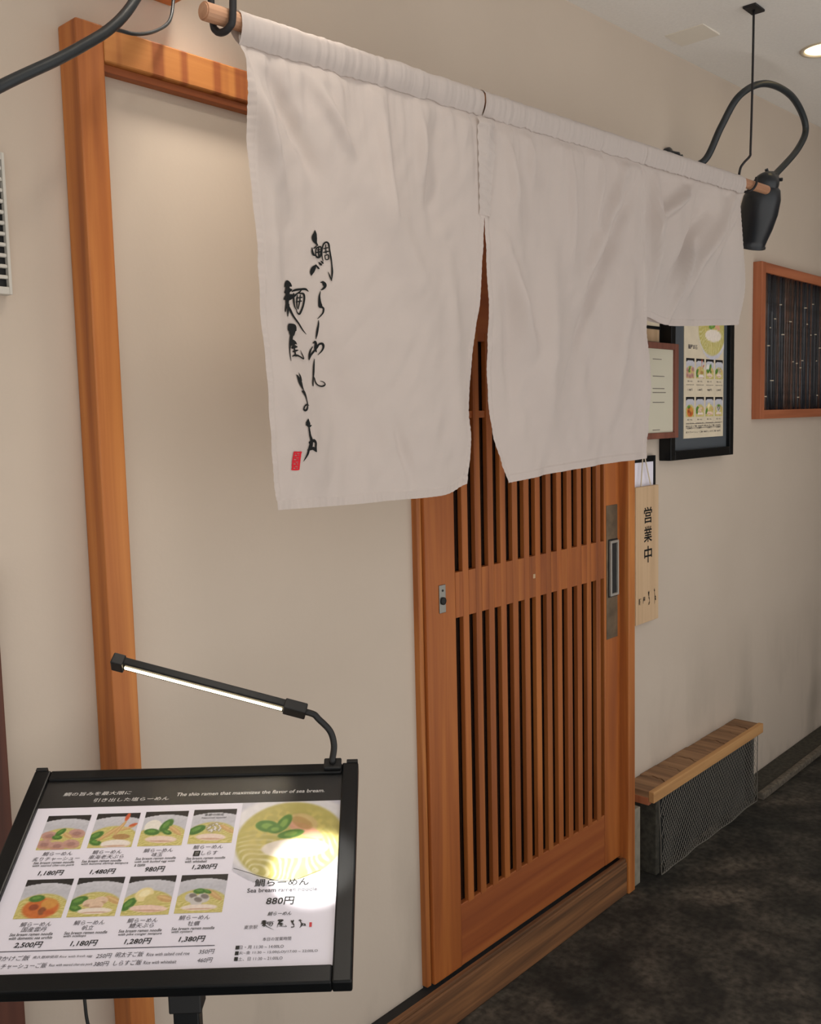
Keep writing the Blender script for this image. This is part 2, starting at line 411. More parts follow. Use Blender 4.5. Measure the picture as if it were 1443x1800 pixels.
for i in range(12):                              # filler blocks of the middle rail between the slats
    x = 1.812 + 0.030 + 0.0535 * i + 0.0235
    if rb is None: rb = obj('rail_block', bx(x + 0.0009, x + 0.0291, YF + 0.0006, YF + 0.007, 1.045, 1.161, 0.0005, 1), 'wood_door', mrail)
    else: linkcopy(rb, (x + 0.015, WL[rb.name].y, WL[rb.name].z), mrail)
obj('rail_block', bx(1.8125, 1.8411, YF + 0.0006, YF + 0.007, 1.045, 1.161, 0.0005, 1), 'wood_door', mrail)
obj('rail_block', bx(2.5084, 2.5295, YF + 0.0006, YF + 0.007, 1.045, 1.161, 0.0005, 1), 'wood_door', mrail)
lk = obj('lock_plate', bx(1.746, 1.770, YF - 0.003, YF, 1.068, 1.138, 0.001), 'steel', door, label='small steel lock plate')
bm = NB(); lathe(bm, (1.758, YF - 0.003, 1.098), (0, -1, 0), [(0, 0.0095), (0.004, 0.0095), (0.005, 0.007), (0.005, 0.0)], 20)
obj('lock_cylinder', bm, 'dark_hole', lk, smooth=True)
bm = NB(); lathe(bm, (1.758, YF - 0.003, 1.124), (0, -1, 0), [(0, 0.003), (0.001, 0.003), (0.0015, 0.0)], 12)
obj('screw', bm, 'iron', lk)
hp = obj('handle_plate', bx(2.540, 2.606, YF - 0.0015, YF, 0.850, 1.268, 0.0006), 'steel_old', door, label='tarnished metal backing plate')
bm = NB()
for q in ((2.553, 2.560, 0.985, 1.158), (2.594, 2.601, 0.985, 1.158), (2.560, 2.594, 0.985, 0.993), (2.560, 2.594, 1.150, 1.158)):
    box(bm, q[0], q[1], YF - 0.010, YF - 0.0015, q[2], q[3], 0.001)
obj('pull_frame', bm, 'pull_steel', hp)
obj('pull_edge', bx(2.5495, 2.6035, YF - 0.0035, YF - 0.0015, 0.981, 1.162), 'dark_hole', hp)
obj('pull_recess', bx(2.560, 2.594, YF - 0.004, YF - 0.0015, 0.993, 1.150), 'dark_hole', hp)
# small mended patch in the wood
obj('wood_plug', bx(2.150, 2.160, YF - 0.001, YF + 0.003, 1.098, 1.110, 0.001), 'wood_tag', door)

# ------------------------------------------------------------------ noren curtain
D = -0.35
ZR0, ZR1 = 2.170, 2.236                     # rod height at the two ends of the cloth
XN0, XN1 = 0.956, 2.823
def rodz(x): return 2.167 + (x - 0.914) * (2.229 - 2.158) / (2.98 - 0.914) - 0.008
bm = NB(); tube(bm, spline([(0.895, D, rodz(0.895)), (1.6, D, rodz(1.6)), (2.3, D, rodz(2.3)), (3.012, D, rodz(3.012))], 6), 0.0135, 16)
bmesh.ops.bevel(bm, geom=[e for e in bm.edges if len(e.link_faces) == 2 and any(len(f.verts) > 6 for f in e.link_faces)], offset=0.002, segments=2, affect='EDGES')
obj('curtain_rod', bm, 'bamboo_rod', smooth=False, label='round pale wooden rod carrying the white shop curtain', cat='rod')

noren = empty('shop_curtain', (1.89, D, 1.40), label='white cotton split shop curtain with brushed black lettering', cat='curtain')
def h2(x, z, s, o=0.0):
    return mnoise.noise(Vector((x * s, z * s, o)))
def crease(p, a, b_, w, amp):
    """soft ridge along the line a-b"""
    ax, az = a; bx_, bz = b_
    dx, dz = bx_ - ax, bz - az; L = dx * dx + dz * dz
    s = max(0.0, min(1.0, ((p[0] - ax) * dx + (p[1] - az) * dz) / L))
    d2 = (p[0] - ax - dx * s) ** 2 + (p[1] - az - dz * s) ** 2
    return amp * math.exp(-d2 / (w * w)) * math.sin(math.pi * min(1, 0.12 + s * 0.88))
def P2(x, y):
    p = at(x, y, D); return (p.x, p.z)
CREASES = []
for a, b_, w, amp in [((430, 130), (500, 400), 0.018, .012), ((470, 140), (560, 330), 0.014, -.010), ((450, 190), (480, 620), 0.020, .010),
                      ((545, 150), (610, 290), 0.012, .009), ((660, 190), (670, 420), 0.012, .008), ((730, 210), (740, 330), 0.012, .008), ((760, 220), (750, 420), .02, -.008),
                      ((600, 260), (790, 620), 0.045, .010), ((500, 560), (700, 860), 0.05, -.010), ((690, 740), (725, 860), 0.012, -.006),
                      ((470, 620), (560, 860), 0.03, .010), ((780, 420), (800, 820), 0.03, .008),
                      ((880, 250), (900, 400), 0.014, .010), ((920, 250), (930, 330), 0.010, .008), ((990, 240), (1000, 480), 0.014, .010),
                      ((1090, 300), (1020, 520), 0.018, .014), ((1110, 320), (980, 700), 0.020, -.012), ((1050, 290), (1040, 450), .012, .008),
                      ((870, 420), (930, 640), 0.022, .014), ((880, 480), (900, 760), 0.022, -.010), ((960, 480), (950, 800), .04, .012), ((1100, 480), (1060, 780), .035, .012)]:
    CREASES.append((P2(*a), P2(*b_), w, amp))
def cloth_y(x, z):
    top = rodz(x) - 0.03
    t = max(0.0, top - z)
    g = (h2(x + 0.1 * z, 0.0, 24, 1.7) * 0.016 + h2(x, 0, 60, 4.0) * 0.006) * math.exp(-t / 0.09) + h2(x, z * .2, 70, 31.0) * 0.007 * math.exp(-t / 0.04)
    g += 0.017 * h2(x + 0.15 * z, z * 0.3, 5.0, 9.0) * min(1, t / 0.2)
    g += 0.008 * h2(x + 0.35 * z, z * 0.4, 12.0, 2.0) * min(1, t / 0.15) + 0.0025 * h2(x - 0.5 * z, z * 0.7, 30.0, 7.0)
    for a, b_, w, amp in CREASES:
        if abs(x - a[0]) < 0.45: g -= 1.5 * crease((x, z), a, b_, w, amp)
    k = max(0.0, min(1.0, (rodz(x) - 0.030 - z) / 0.03)); k = k * k * (3 - 2 * k)
    return (D - 0.004) * (1 - k) + (D - 0.012 + g * 1.2) * k
def interp(pts, s):
    """pts: list of (param, value) -> smooth value"""
    for i in range(len(pts) - 1):
        if s <= pts[i + 1][0] or i == len(pts) - 2:
            a, b_ = pts[i], pts[i + 1]
            k = (s - a[0]) / (b_[0] - a[0]); k = max(0, min(1, k))
            return a[1] + (b_[1] - a[1]) * k
def edge_curve(pix, n=60):
    P = [Vector((P2(*q)[0], P2(*q)[1], 0)) for q in pix]
    sp = spline(P, 10) if len(P) > 2 else [P[0].lerp(P[1], k / 20) for k in range(21)]
    L = [0.0]
    for i in range(1, len(sp)): L.append(L[-1] + (sp[i] - sp[i - 1]).length)
    def f(s):
        d = s * L[-1]
        for i in range(1, len(sp)):
            if d <= L[i] or i == len(sp) - 1:
                k = (d - L[i - 1]) / max(1e-9, L[i] - L[i - 1]); return sp[i - 1].lerp(sp[i], min(1, max(0, k)))
    return f
def panel(name, left, right, top, bottom, nu, nv, depth=cloth_y, hem=0.013, hems=(1, 1, 1), par=None, label=None):
    """cloth between four measured edges; hems on left, right, bottom"""
    fl, fr, ft, fb = edge_curve(left), edge_curve(right), edge_curve(top), edge_curve(bottom)
    c00, c10, c01, c11 = ft(0), ft(1), fb(0), fb(1)
    bm = NB(); g = []
    W = (c10 - c00).length; Hh = (c01 - c00).length
    us = sorted(set([i / nu for i in range(nu + 1)] + ([hem / W, hem / W * 0.85] if hems[0] else []) + ([1 - hem / W, 1 - hem / W * 0.85] if hems[1] else [])))
    vs = sorted(set([j / nv for j in range(nv + 1)] + ([1 - hem / Hh * 1.3, 1 - hem / Hh * 1.15] if hems[2] else [])))
    for v in vs:
        row = []
        for u in us:
            p = ft(u) * (1 - v) + fb(u) * v + fl(v) * (1 - u) + fr(v) * u - (c00 * (1 - u) * (1 - v) + c10 * u * (1 - v) + c01 * (1 - u) * v + c11 * u * v)
            x, z = p.x, p.y
            y = depth(x, z)
            dl = u * W; dr = (1 - u) * W; db = (1 - v) * Hh
            puck = 0
            if hems[0] and dl < hem: puck += 0.0011 * math.sin(z * 470 + 2 * h2(0, z, 12)); y -= 0.0012
            if hems[1] and dr < hem: puck += 0.0011 * math.sin(z * 470 + 1 + 2 * h2(3, z, 12)); y -= 0.0012
            if hems[2] and db < hem * 1.3: puck += 0.0011 * math.sin(x * 470 + 2 * h2(x, 5, 12)); y -= 0.0012
            x2, z2 = x, z
            if hems[0] and dl < 1e-6: x2 += 0.0009 * math.sin(z * 470)
            if hems[1] and dr < 1e-6: x2 += 0.0009 * math.sin(z * 470 + 1)
            row.append(bm.verts.new((x2, y + puck, z2)))
        g.append(row)
    for j in range(len(vs) - 1):
        for i in range(len(us) - 1):
            bm.faces.new((g[j][i], g[j + 1][i], g[j + 1][i + 1], g[j][i + 1]))
    o = obj(name, bm, 'cloth', par, smooth=True, label=label)
    return o
p1 = panel('curtain_panel', [(416, 62), (428, 250), (446, 560), (462, 760), (475, 896)], [(842, 200), (842, 300), (842, 381), (836, 560), (822, 700), (811, 850)],
      [(416, 62), (620, 126), (842, 200)], [(475, 896), (560, 890), (680, 880), (770, 870), (811, 850)], 110, 150, par=noren, label='left curtain panel with brushed lettering')
p2 = panel('curtain_panel', [(842, 200), (842, 300), (842, 381), (854, 600), (866, 760), (888, 849)], [(1128, 284), (1128, 480), (1130, 650), (1127, 806)],
      [(842, 200), (980, 244), (1128, 284)], [(888, 849), (960, 832), (1060, 815), (1127, 806)], 90, 140, par=noren, label='plain middle curtain panel')
def cloth_y3(x, z):
    t = max(0.0, rodz(x) - 0.03 - z)
    g = (h2(x, 0.0, 22, 11.7) * 0.016) * math.exp(-t / 0.12) + 0.022 * h2(x, z * 0.5, 8.0, 3.0) * min(1, t / .1)
    for a, b_, w, amp in C3: g -= 1.5 * crease((x, z), a, b_, w, amp)
    k = max(0.0, min(1.0, (rodz(x) - 0.030 - z) / 0.03)); k = k * k * (3 - 2 * k)
    return (D - 0.002) * (1 - k) + (D + 0.004 + g + 0.02 * t) * k
C3 = [(P2(*a), P2(*b_), w, amp) for a, b_, w, amp in [((1215, 330), (1145, 400), .016, .024), ((1290, 345), (1200, 540), .020, .022), ((1250, 370), (1170, 520), .02, -.022), ((1150, 310), (1152, 520), .014, .022), ((1178, 568), (1240, 400), .010, .014), ((1300, 350), (1250, 480), .012, .012)]]
p3 = panel('curtain_panel', [(1122, 284), (1134, 400), (1122, 470), (1122, 545)], [(1304, 328), (1308, 420), (1311, 500), (1302, 571)],
      [(1122, 284), (1210, 306), (1304, 328)], [(1122, 545), (1150, 558), (1178, 571), (1240, 572), (1302, 571)], 70, 80, depth=cloth_y3, par=noren, label='right curtain panel folded up short')
# doubled-back layer of the shortened panel
def cloth_y4(x, z): return cloth_y3(x, z) + 0.014 + 0.008 * h2(x, z, 9, 6.0)
panel('folded_layer', [(1124, 400), (1124, 545)], [(1306, 450), (1300, 566)], [(1124, 400), (1306, 450)], [(1124, 541), (1180, 566), (1300, 566)], 30, 30, depth=cloth_y4, hems=(0, 0, 0), par=noren)
# gathered sleeves round the rod
def sleeve(x0, x1, seed):
    bm = NB(); rings = []; n = 20; m = int((x1 - x0) / 0.002)
    for i in range(m + 1):
        x = x0 + (x1 - x0) * i / m
        k = h2(x, seed, 26, seed) * 0.7 + h2(x, seed, 80, 3 + seed) * 0.45 + h2(x, seed, 180, 7 + seed) * 0.12
        ridge = max(0.0, h2(x, seed, 11, 20 + seed) - 0.2) * 0.005
        row = []
        for q in range(n):
            a = 2 * math.pi * q / n
            ca, sa = math.cos(a), math.sin(a)
            ry = max(0.0146, 0.0164 + 0.0048 * k + ridge)
            rz = max(0.0146, 0.0158 + 0.0022 * k + ridge)
            z = rodz(x) + sa * rz
            if sa < 0: z = rodz(x) + sa * (0.036 + 0.007 * k)
            w = 1.0 if sa > 0 else max(0.12, (1 - (-sa) ** 2.0)) ** 0.5
            yy = D - ca * ry * (w if ca else 1)
            if sa < -0.2:
                yy -= 0.006 * (-sa)
            row.append(bm.verts.new((x, yy, z)))
        rings.append(row)
    for i in range(m):
        for q in range(n):
            bm.faces.new((rings[i][q], rings[i][(q + 1) % n], rings[i + 1][(q + 1) % n], rings[i + 1][q]))
    return obj('rod_sleeve', bm, 'cloth', noren, smooth=True)
xs1 = P2(842, 200)[0]; xs2 = P2(1128, 290)[0]
sleeve(XN0 - 0.001, xs1 - 0.001, 1.0); sleeve(xs1 + 0.001, xs2 - 0.001, 2.0); sleeve(xs2 + 0.001, XN1, 3.0)
# stitched seam above the slit
bm = NB(); g = []
for j in range(61):
    v = j / 60; a = Vector((*P2(831, 208), 0)).lerp(Vector((*P2(833, 378), 0)), v); b_ = Vector((*P2(860, 216), 0)).lerp(Vector((*P2(851, 384), 0)), v)
    row = []
    for i in range(7):
        p = a.lerp(b_, i / 6)
        row.append(bm.verts.new((p.x, cloth_y(p.x, min(p.y, rodz(p.x) - 0.03)) - 0.0025 - (0.004 if v < 0.08 else 0) + 0.0011 * math.sin(p.y * 300 + i * 0.9), p.y)))
    g.append(row)
for j in range(60):
    for i in range(6): bm.faces.new((g[j][i], g[j + 1][i], g[j + 1][i + 1], g[j][i + 1]))
obj('seam_strip', bm, 'cloth', noren, smooth=True)

# brushed lettering: strokes measured on the cloth, (x, y, width) at 3.75 steps to a pixel of the photograph
STROKES = [
 [(413,96,4),(411,118,22),(404,145,36),(408,165,30),(418,182,14),(432,196,5)],
 [(386,214,6),(389,234,14),(398,254,15),(412,262,9)], [(424,196,6),(412,208,8),(398,216,6)],
 [(419,216,8),(436,206,9),(454,206,9),(457,232,10),(449,266,12),(430,274,12),(419,262,9),(416,235,8),(419,216,7)],
 [(422,242,8),(455,236,9)], [(437,208,8),(440,272,9)], [(428,225,6),(448,222,6)],
 [(382,394,5),(386,372,24),(398,348,26),(416,326,9)], [(418,328,8),(430,344,12),(436,350,6)], [(437,308,6),(450,322,13)], [(452,298,5),(463,312,10)],
 [(466,300,4),(462,262,7),(464,222,8),(472,188,10),(490,174,10),(505,186,10),(511,226,8),(516,270,9),(523,325,8),(526,372,12),(521,428,3)], [(499,372,4),(511,402,8),(521,426,6)],
 [(474,216,6),(500,210,7)], [(487,190,6),(489,246,7)], [(472,241,6),(503,234,8)], [(480,262,6),(500,257,7),(501,284,7),(484,288,6),(480,262,5)],
 [(448,440,4),(462,438,14),(474,452,22),(478,466,16),(466,482,10),(452,490,3)],
 [(452,498,4),(450,530,10),(456,565,16),(464,592,22),(474,600,12),(484,610,10),(483,635,9),(470,656,7),(452,676,3)],
 [(459,686,4),(461,712,9),(459,745,13),(458,780,11),(457,806,4)],
 [(440,834,6),(452,826,14),(462,840,16),(462,862,18),(470,884,11),(476,892,4)], [(486,836,5),(476,862,9),(452,890,14),(430,912,15),(413,942,9)], [(440,858,5),(424,886,12),(414,915,14),(412,940,9)],
 [(462,866,6),(484,842,12),(502,838,12),(512,858,10),(506,886,8),(486,912,3)],
 [(463,938,4),(456,975,12),(446,1020,16),(434,1062,14),(418,1110,16),(413,1112,6)], [(424,1096,10),(436,1066,9),(446,1066,10),(456,1090,12),(476,1110,9),(508,1119,9),(532,1114,10),(541,1104,7),(528,1090,5),(504,1084,3)],
 [(176,474,6),(192,458,22),(214,444,30),(238,456,24),(252,464,8)], [(172,512,6),(196,502,26),(226,494,34),(258,488,8)],
 [(213,438,16),(214,480,44),(217,530,46),(220,575,36),(218,604,14)], [(166,556,6),(188,546,26),(226,540,40),(268,530,26),(290,522,8)],
 [(214,580,22),(206,606,20),(196,630,14)], [(236,586,18),(228,624,18),(219,662,8)], [(206,560,10),(238,604,20),(272,654,14),(318,706,11),(352,744,8),(386,777,3)],
 [(258,500,5),(280,490,13),(320,484,12),(352,484,12),(376,498,3)], [(274,512,8),(278,552,12),(286,590,9),(296,612,5)], [(324,488,6),(310,504,9),(286,520,9)],
 [(312,510,7),(340,514,12),(352,540,13),(352,580,12),(342,616,12),(326,644,12),(312,638,7),(300,612,5)], [(300,522,6),(300,560,9),(306,606,7)], [(320,520,6),(321,566,9),(315,612,7)], [(296,542,6),(334,536,7)], [(296,566,6),(334,560,7)],
 [(214,752,14),(222,728,22),(250,722,22),(284,728,22),(292,752,14)], [(216,750,18),(250,752,62),(286,748,20)], [(248,770,50),(246,792,30),(240,816,26),(232,842,22)], [(282,758,14),(272,784,8),(262,792,3)],
 [(240,800,26),(226,842,20),(216,886,10),(212,930,7),(211,960,3)], [(222,852,14),(252,836,36),(286,836,18),(298,844,6)], [(240,872,12),(268,862,22),(300,862,8)], [(268,836,18),(268,880,14),(272,924,10)], [(244,898,6),(274,890,12),(306,884,4)],
 [(232,928,5),(262,920,12),(300,922,11),(352,940,9),(350,922,9),(338,902,7),(330,884,3)],
 [(240,1050,5),(252,1066,22),(262,1096,34),(268,1128,22),(280,1150,6)], [(272,1036,4),(280,1058,14),(276,1082,22)],
 [(258,1160,10),(276,1166,26),(288,1186,18),(293,1214,10),(294,1244,10),(284,1272,13),(266,1284,12),(256,1276,9),(264,1256,9),(288,1244,9),(308,1252,4)],
 [(290,1340,6),(288,1366,26),(296,1384,18),(312,1380,4)], [(276,1378,6),(292,1388,8),(297,1418,9),(302,1446,11),(312,1480,14),(306,1530,10),(302,1572,9),(289,1616,2)],
 [(306,1492,16),(326,1480,18),(342,1494,14),(344,1522,12),(352,1552,6)], [(304,1540,12),(326,1530,18),(348,1546,12)], [(316,1486,12),(314,1534,14)],
]
def smooth_stroke(st, n=7):
    if len(st) == 2:
        (a, b_, c), (d, e, f) = st; st = [st[0], ((a + d) / 2, (b_ + e) / 2, max(c, f)), st[1]]
    return [(p.x, p.y, max(1.5, p.z) * 1.12) for p in spline([Vector(s) for s in st], n)]
def ribbons(bm, strokes, place, n=7):
    """brush strokes as ribbons with round ends; place(x, y) -> 3D"""
    for st in strokes:
        pts = smooth_stroke(st, n); prevL = prevR = None
        for i, (x, y, w) in enumerate(pts):
            x0, y0, _ = pts[max(0, i - 1)]; x1, y1, _ = pts[min(len(pts) - 1, i + 1)]
            dx, dy = x1 - x0, y1 - y0; L = math.hypot(dx, dy) or 1
            nx, ny = -dy / L, dx / L
            l = bm.verts.new(place(x + nx * w / 2, y + ny * w / 2)); c = bm.verts.new(place(x, y)); r = bm.verts.new(place(x - nx * w / 2, y - ny * w / 2))
            if prevL:
                bm.faces.new((prevL, l, c, prevC)); bm.faces.new((prevC, c, r, prevR))
            prevL, prevC, prevR = l, c, r
        for (x, y, w) in (pts[0], pts[-1]):
            if w < 4: continue
            c = bm.verts.new(place(x, y)); ring = [bm.verts.new(place(x + math.cos(k * math.pi / 4) * w / 2, y + math.sin(k * math.pi / 4) * w / 2)) for k in range(8)]
            for k in range(8): bm.faces.new((c, ring[k], ring[(k + 1) % 8]))
    return bm
def onc(x, y):
    p = at(440 + x / 3.75, 380 + y / 3.75, D); return Vector((p.x, cloth_y(p.x, p.z) - 0.0016, p.z))
obj('brush_lettering', ribbons(NB(), STROKES, onc), 'ink', noren, label='black brush lettering on the cloth')
bm = NB()
ST = [[(232,1556,9),(232,1610,9),(236,1668,9)], [(266,1556,9),(268,1610,9),(270,1668,9)]]
for yy in (1556, 1584, 1612, 1640, 1668): ST.append([(232, yy, 10), (252, yy + 1, 10), (268, yy, 10)])
for yy in (1570, 1598, 1626, 1654): ST.append([(244, yy - 6, 6), (256, yy + 8, 6)]); ST.append([(236, yy, 6), (264, yy, 6)])
obj('seal_mark', ribbons(bm, ST, onc, 4), 'red_ink', noren, label='small red seal mark under the lettering')

# hangers that carry the rod
def hanger(name, pts, rad, flange, label):
    e = empty(name, flange, label, 'hanger', 'hangers of the curtain rod')
    bm = NB(); tube(bm, spline(pts, 8), rad, 8); obj('hanger_wire', bm, 'iron', e, smooth=True)
    f = Vector(flange); obj('ceiling_plate', bx(f.x - 0.035, f.x + 0.035, f.y - 0.02, f.y + 0.02, f.z - 0.008, f.z - 0.0005, 0.002), 'iron', e)
hx = at(1325, 5, D).x
hanger('rod_hanger', [(hx, D, cz(hx) - 0.006), (hx - 0.002, D, 2.60), (hx - 0.006, D, 2.45), (hx - 0.012, D, 2.330), (hx - 0.016, D, 2.310), (hx - 0.05, D + .004, 2.285), (hx - 0.058, D + .012, 2.265), (hx - 0.045, D + 0.021, rodz(2.86)), (hx - 0.035, D + 0.010, rodz(2.86) - 0.021),
        (hx - 0.028, D - 0.012, rodz(2.86) - 0.019), (hx - 0.016, D - 0.021, rodz(2.86)), (hx - 0.006, D - 0.016, rodz(2.86) + 0.02)], 0.0036, (hx, D, cz(hx)), 'dark metal hanger from the ceiling beside the black lamp')
lx = 0.935
hanger('rod_hanger', [(lx, D, cz(lx) - 0.006), (lx, D, 2.50), (lx, D - 0.01, 2.30), (lx, D - 0.022, 2.225), (lx, D - 0.0195, rodz(lx) - 0.004), (lx - 0.002, D - 0.013, rodz(lx) - 0.018), (lx - 0.004, D, rodz(lx) - 0.0225),
        (lx - 0.006, D + 0.013, rodz(lx) - 0.018), (lx - 0.008, D + 0.0195, rodz(lx)), (lx - 0.008, D + 0.021, 2.24), (lx - 0.004, D + .016, 2.29), (lx, D - 0.0055, 2.33)], 0.0056, (lx, D, cz(lx)), 'black metal loop round the left end of the rod')

# ------------------------------------------------------------------ gooseneck lamps
LK = 1.18
def gooseneck(name, base, hose, shade_o, shade_ax, label, energy, target=None, box_base=False, hose_r=0.0115, group='gooseneck wall lamps', sax=None):
    e = empty(name, base, label, 'lamp', group)
    b0 = Vector(base)
    if box_base:
        obj('mounting_board', bx(b0.x - 0.26, b0.x + 0.02, -0.055, 0.0, b0.z - 0.02, b0.z + 0.16, 0.003), 'wood_x', e)
        yb = -0.055
    else:
        bm = NB(); lathe(bm, (b0.x, 0, b0.z), (0, -1, 0), [(0, 0.035), (0.012, 0.035), (0.02, 0.022), (0.045, 0.013), (0.05, 0.0)], 24)
        obj('wall_mount', bm, 'enamel', e, smooth=True)
    bm = NB(); tube(bm, spline(hose, 10), hose_r, 12); obj('hose', bm, 'hose', e, smooth=True)
    ax = Vector(shade_ax).normalized(); o = Vector(shade_o)
    bm = NB(); sa_ = Vector(sax).normalized() if sax else ax
    lathe(bm, o, sa_, [(h * LK, r * LK) for h, r in [(-0.072, 0.0), (-0.072, 0.014), (-0.056, 0.015), (-0.055, 0.021), (-0.036, 0.023), (-0.034, 0.029), (-0.016, 0.034), (0.000, 0.036), (0.014, 0.033), (0.024, 0.022), (0.030, 0.0)]], 24)
    so_ = obj('socket', bm, 'enamel', e, smooth=True)
    for q in (0.7, 2.6):
        s = sa_.orthogonal().normalized(); c = sa_.cross(s); d = s * math.cos(q) + c * math.sin(q)
        bm = NB(); tube(bm, [o - sa_ * 0.050 + d * 0.022, o - sa_ * 0.050 + d * 0.040], 0.006, 8); obj('thumb_screw', bm, 'enamel', so_)
    bm = NB()
    lathe(bm, o, ax, [(h * LK, r * LK) for h, r in [(-0.012, 0.0), (-0.012, 0.020), (-0.002, 0.030), (0.0, 0.034), (0.008, 0.044), (0.035, 0.052), (0.075, 0.054), (0.115, 0.050), (0.150, 0.043), (0.168, 0.040), (0.170, 0.0435), (0.174, 0.0435), (0.174, 0.039),
                      (0.150, 0.040), (0.115, 0.047), (0.075, 0.051), (0.03, 0.048), (0.012, 0.03), (0.012, 0.0)]], 36)
    obj('shade', bm, 'enamel', e, smooth=True)
    bm = NB(); lathe(bm, o, ax, [(0.012, 0.0), (0.02, 0.014), (0.06, 0.018), (0.09, 0.022), (0.11, 0.016), (0.12, 0.0)], 20)
    obj('light_bulb', bm, 'trim_white', e, smooth=True)
    return e, o, ax
Y = (-0.06, -0.10, -0.15, -0.2, -0.23, -0.25, -0.25, -0.25, -0.25)
hp_ = [(1205, 294), (1240, 280), (1268, 222), (1300, 168), (1345, 147), (1392, 170), (1416, 222), (1402, 262), (1377, 294)]
hose = [at(x, y, yy) for (x, y), yy in zip(hp_, Y)]
bs = at(1172, 279, 0.0)
so_ = at(1345, 326, -0.25); se = at(1320, 428, -0.185)
axd = (se - so_).normalized()
sk = (at(1378, 290, -0.25) - so_).normalized()
hose = [Vector((bs.x, -0.045, bs.z))] + hose[:-1] + [so_ + sk * 0.10, so_ + sk * 0.07]
gooseneck('gooseneck_lamp', (bs.x, 0, bs.z), hose, so_, axd, 'black gooseneck wall lamp behind the right end of the curtain rod', 0, sax=-sk)
# its twin at the left, mostly out of the picture
b2 = at(300, 12, 0.0)
hp_ = [(300, -40), (285, -60), (252, -22), (222, 22), (190, 53), (148, 79), (100, 105), (50, 128), (0, 152), (-70, 190), (-150, 240)]
Y2 = (-0.07, -0.12, -0.16, -0.18, -0.19, -0.20, -0.21, -0.215, -0.22, -0.225, -0.23)
hose = [at(x, y, yy) for (x, y), yy in zip(hp_, Y2)]
LS = hose[-1] + Vector((-0.02, -0.01, -0.04))
axl = Vector((-0.35, -0.1, -1.0)).normalized()
e2, o2, a2 = gooseneck('gooseneck_lamp', (b2.x - 0.02, 0, b2.z + 0.02), hose + [LS], LS + axl * 0.07, axl, 'black gooseneck lamp hose at the upper left corner, above the post', 1, box_base=True, hose_r=0.0082)
# thin flex hanging below the board
pts = [at(305, -20, -0.05), at(304, 8, -0.06), at(297, 38, -0.08), at(272, 55, -0.12), at(240, 60, -0.16), at(212, 54, -0.17), at(196, 50, -0.185)]
bm = NB(); tube(bm, spline(pts, 8), 0.003, 8); obj('flex_cord', bm, 'hose', e2, smooth=True)

# recessed downlights: the first is in view, the others are added
def downlight(pos, label):
    dl = empty('downlight', (pos[0], pos[1], cz(pos[0])), label, 'light')
    dp = WL[dl.name]; zc = cz(dp.x)
    bm = NB(); lathe(bm, (dp.x, dp.y, zc), (0, 0, -1), [(0.0, 0.075), (0.006, 0.074), (0.007, 0.066), (0.004, 0.062), (0.0005, 0.060)], 40); obj('trim_ring', bm, 'trim_white', dl, smooth=True)
    bm = NB(); lathe(bm, (dp.x, dp.y, zc), (0, 0, -1), [(0.0015, 0.0605), (0.003, 0.03), (0.0035, 0.0)], 40); obj('lamp_glass', bm, 'bulb', dl, smooth=True)
    return dl, dp
downlight(atz(1448, 84, 2.76), 'round recessed downlight glowing warm in the ceiling')
dl3, dp3 = downlight((1.10, -0.24), 'added unseen downlight that brightens the plaster panel behind the curtain')  # added out of view to brighten the wall beside the post
sp = bpy.data.lights.new('added_wash_beam', 'SPOT'); sp.energy = 26.0; sp.spot_size = math.radians(58); sp.spot_blend = 1.0; sp.color = (1, 0.90, 0.78); sp.shadow_soft_size = 0.06
spo = bpy.data.objects.new('added_wash_beam', sp); COL.objects.link(spo); spo.parent = dl3
spo.location = (0, 0, -0.02); spo.rotation_euler = Vector((-0.02, 0.16, -1)).to_track_quat('-Z', 'Y').to_euler()
dl4, dp4 = downlight((0.90, -0.62), 'added unseen downlight that brightens the left curtain panel')  # added out of view to lift the left curtain panel and the menu
sp = bpy.data.lights.new('added_front_beam', 'SPOT'); sp.energy = 11.0; sp.spot_size = math.radians(95); sp.spot_blend = 1.0; sp.color = (1, 0.93, 0.84); sp.shadow_soft_size = 0.05
spo = bpy.data.objects.new('added_front_beam', sp); COL.objects.link(spo); spo.parent = dl4
spo.location = (0, 0, -0.02); spo.rotation_euler = Vector((0.35, 0.25, -1)).to_track_quat('-Z', 'Y').to_euler()
dl2, dp2 = downlight((0.55, -0.95), 'added unseen downlight that makes the bright patch on the menu')  # added out of view; its narrow beam makes the bright menu patch
sp = bpy.data.lights.new('added_menu_beam', 'SPOT'); sp.energy = 420.0; sp.spot_size = math.radians(4.4); sp.spot_blend = 0.5; sp.color = (1, 0.95, 0.86); sp.shadow_soft_size = 0.01
spo = bpy.data.objects.new('added_menu_beam', sp); COL.objects.link(spo); spo.parent = dl2
spo.location = (0, 0, -0.01)
spo.rotation_euler = (Vector((0.868, -0.565, 0.918)) - dp2).to_track_quat('-Z', 'Y').to_euler()

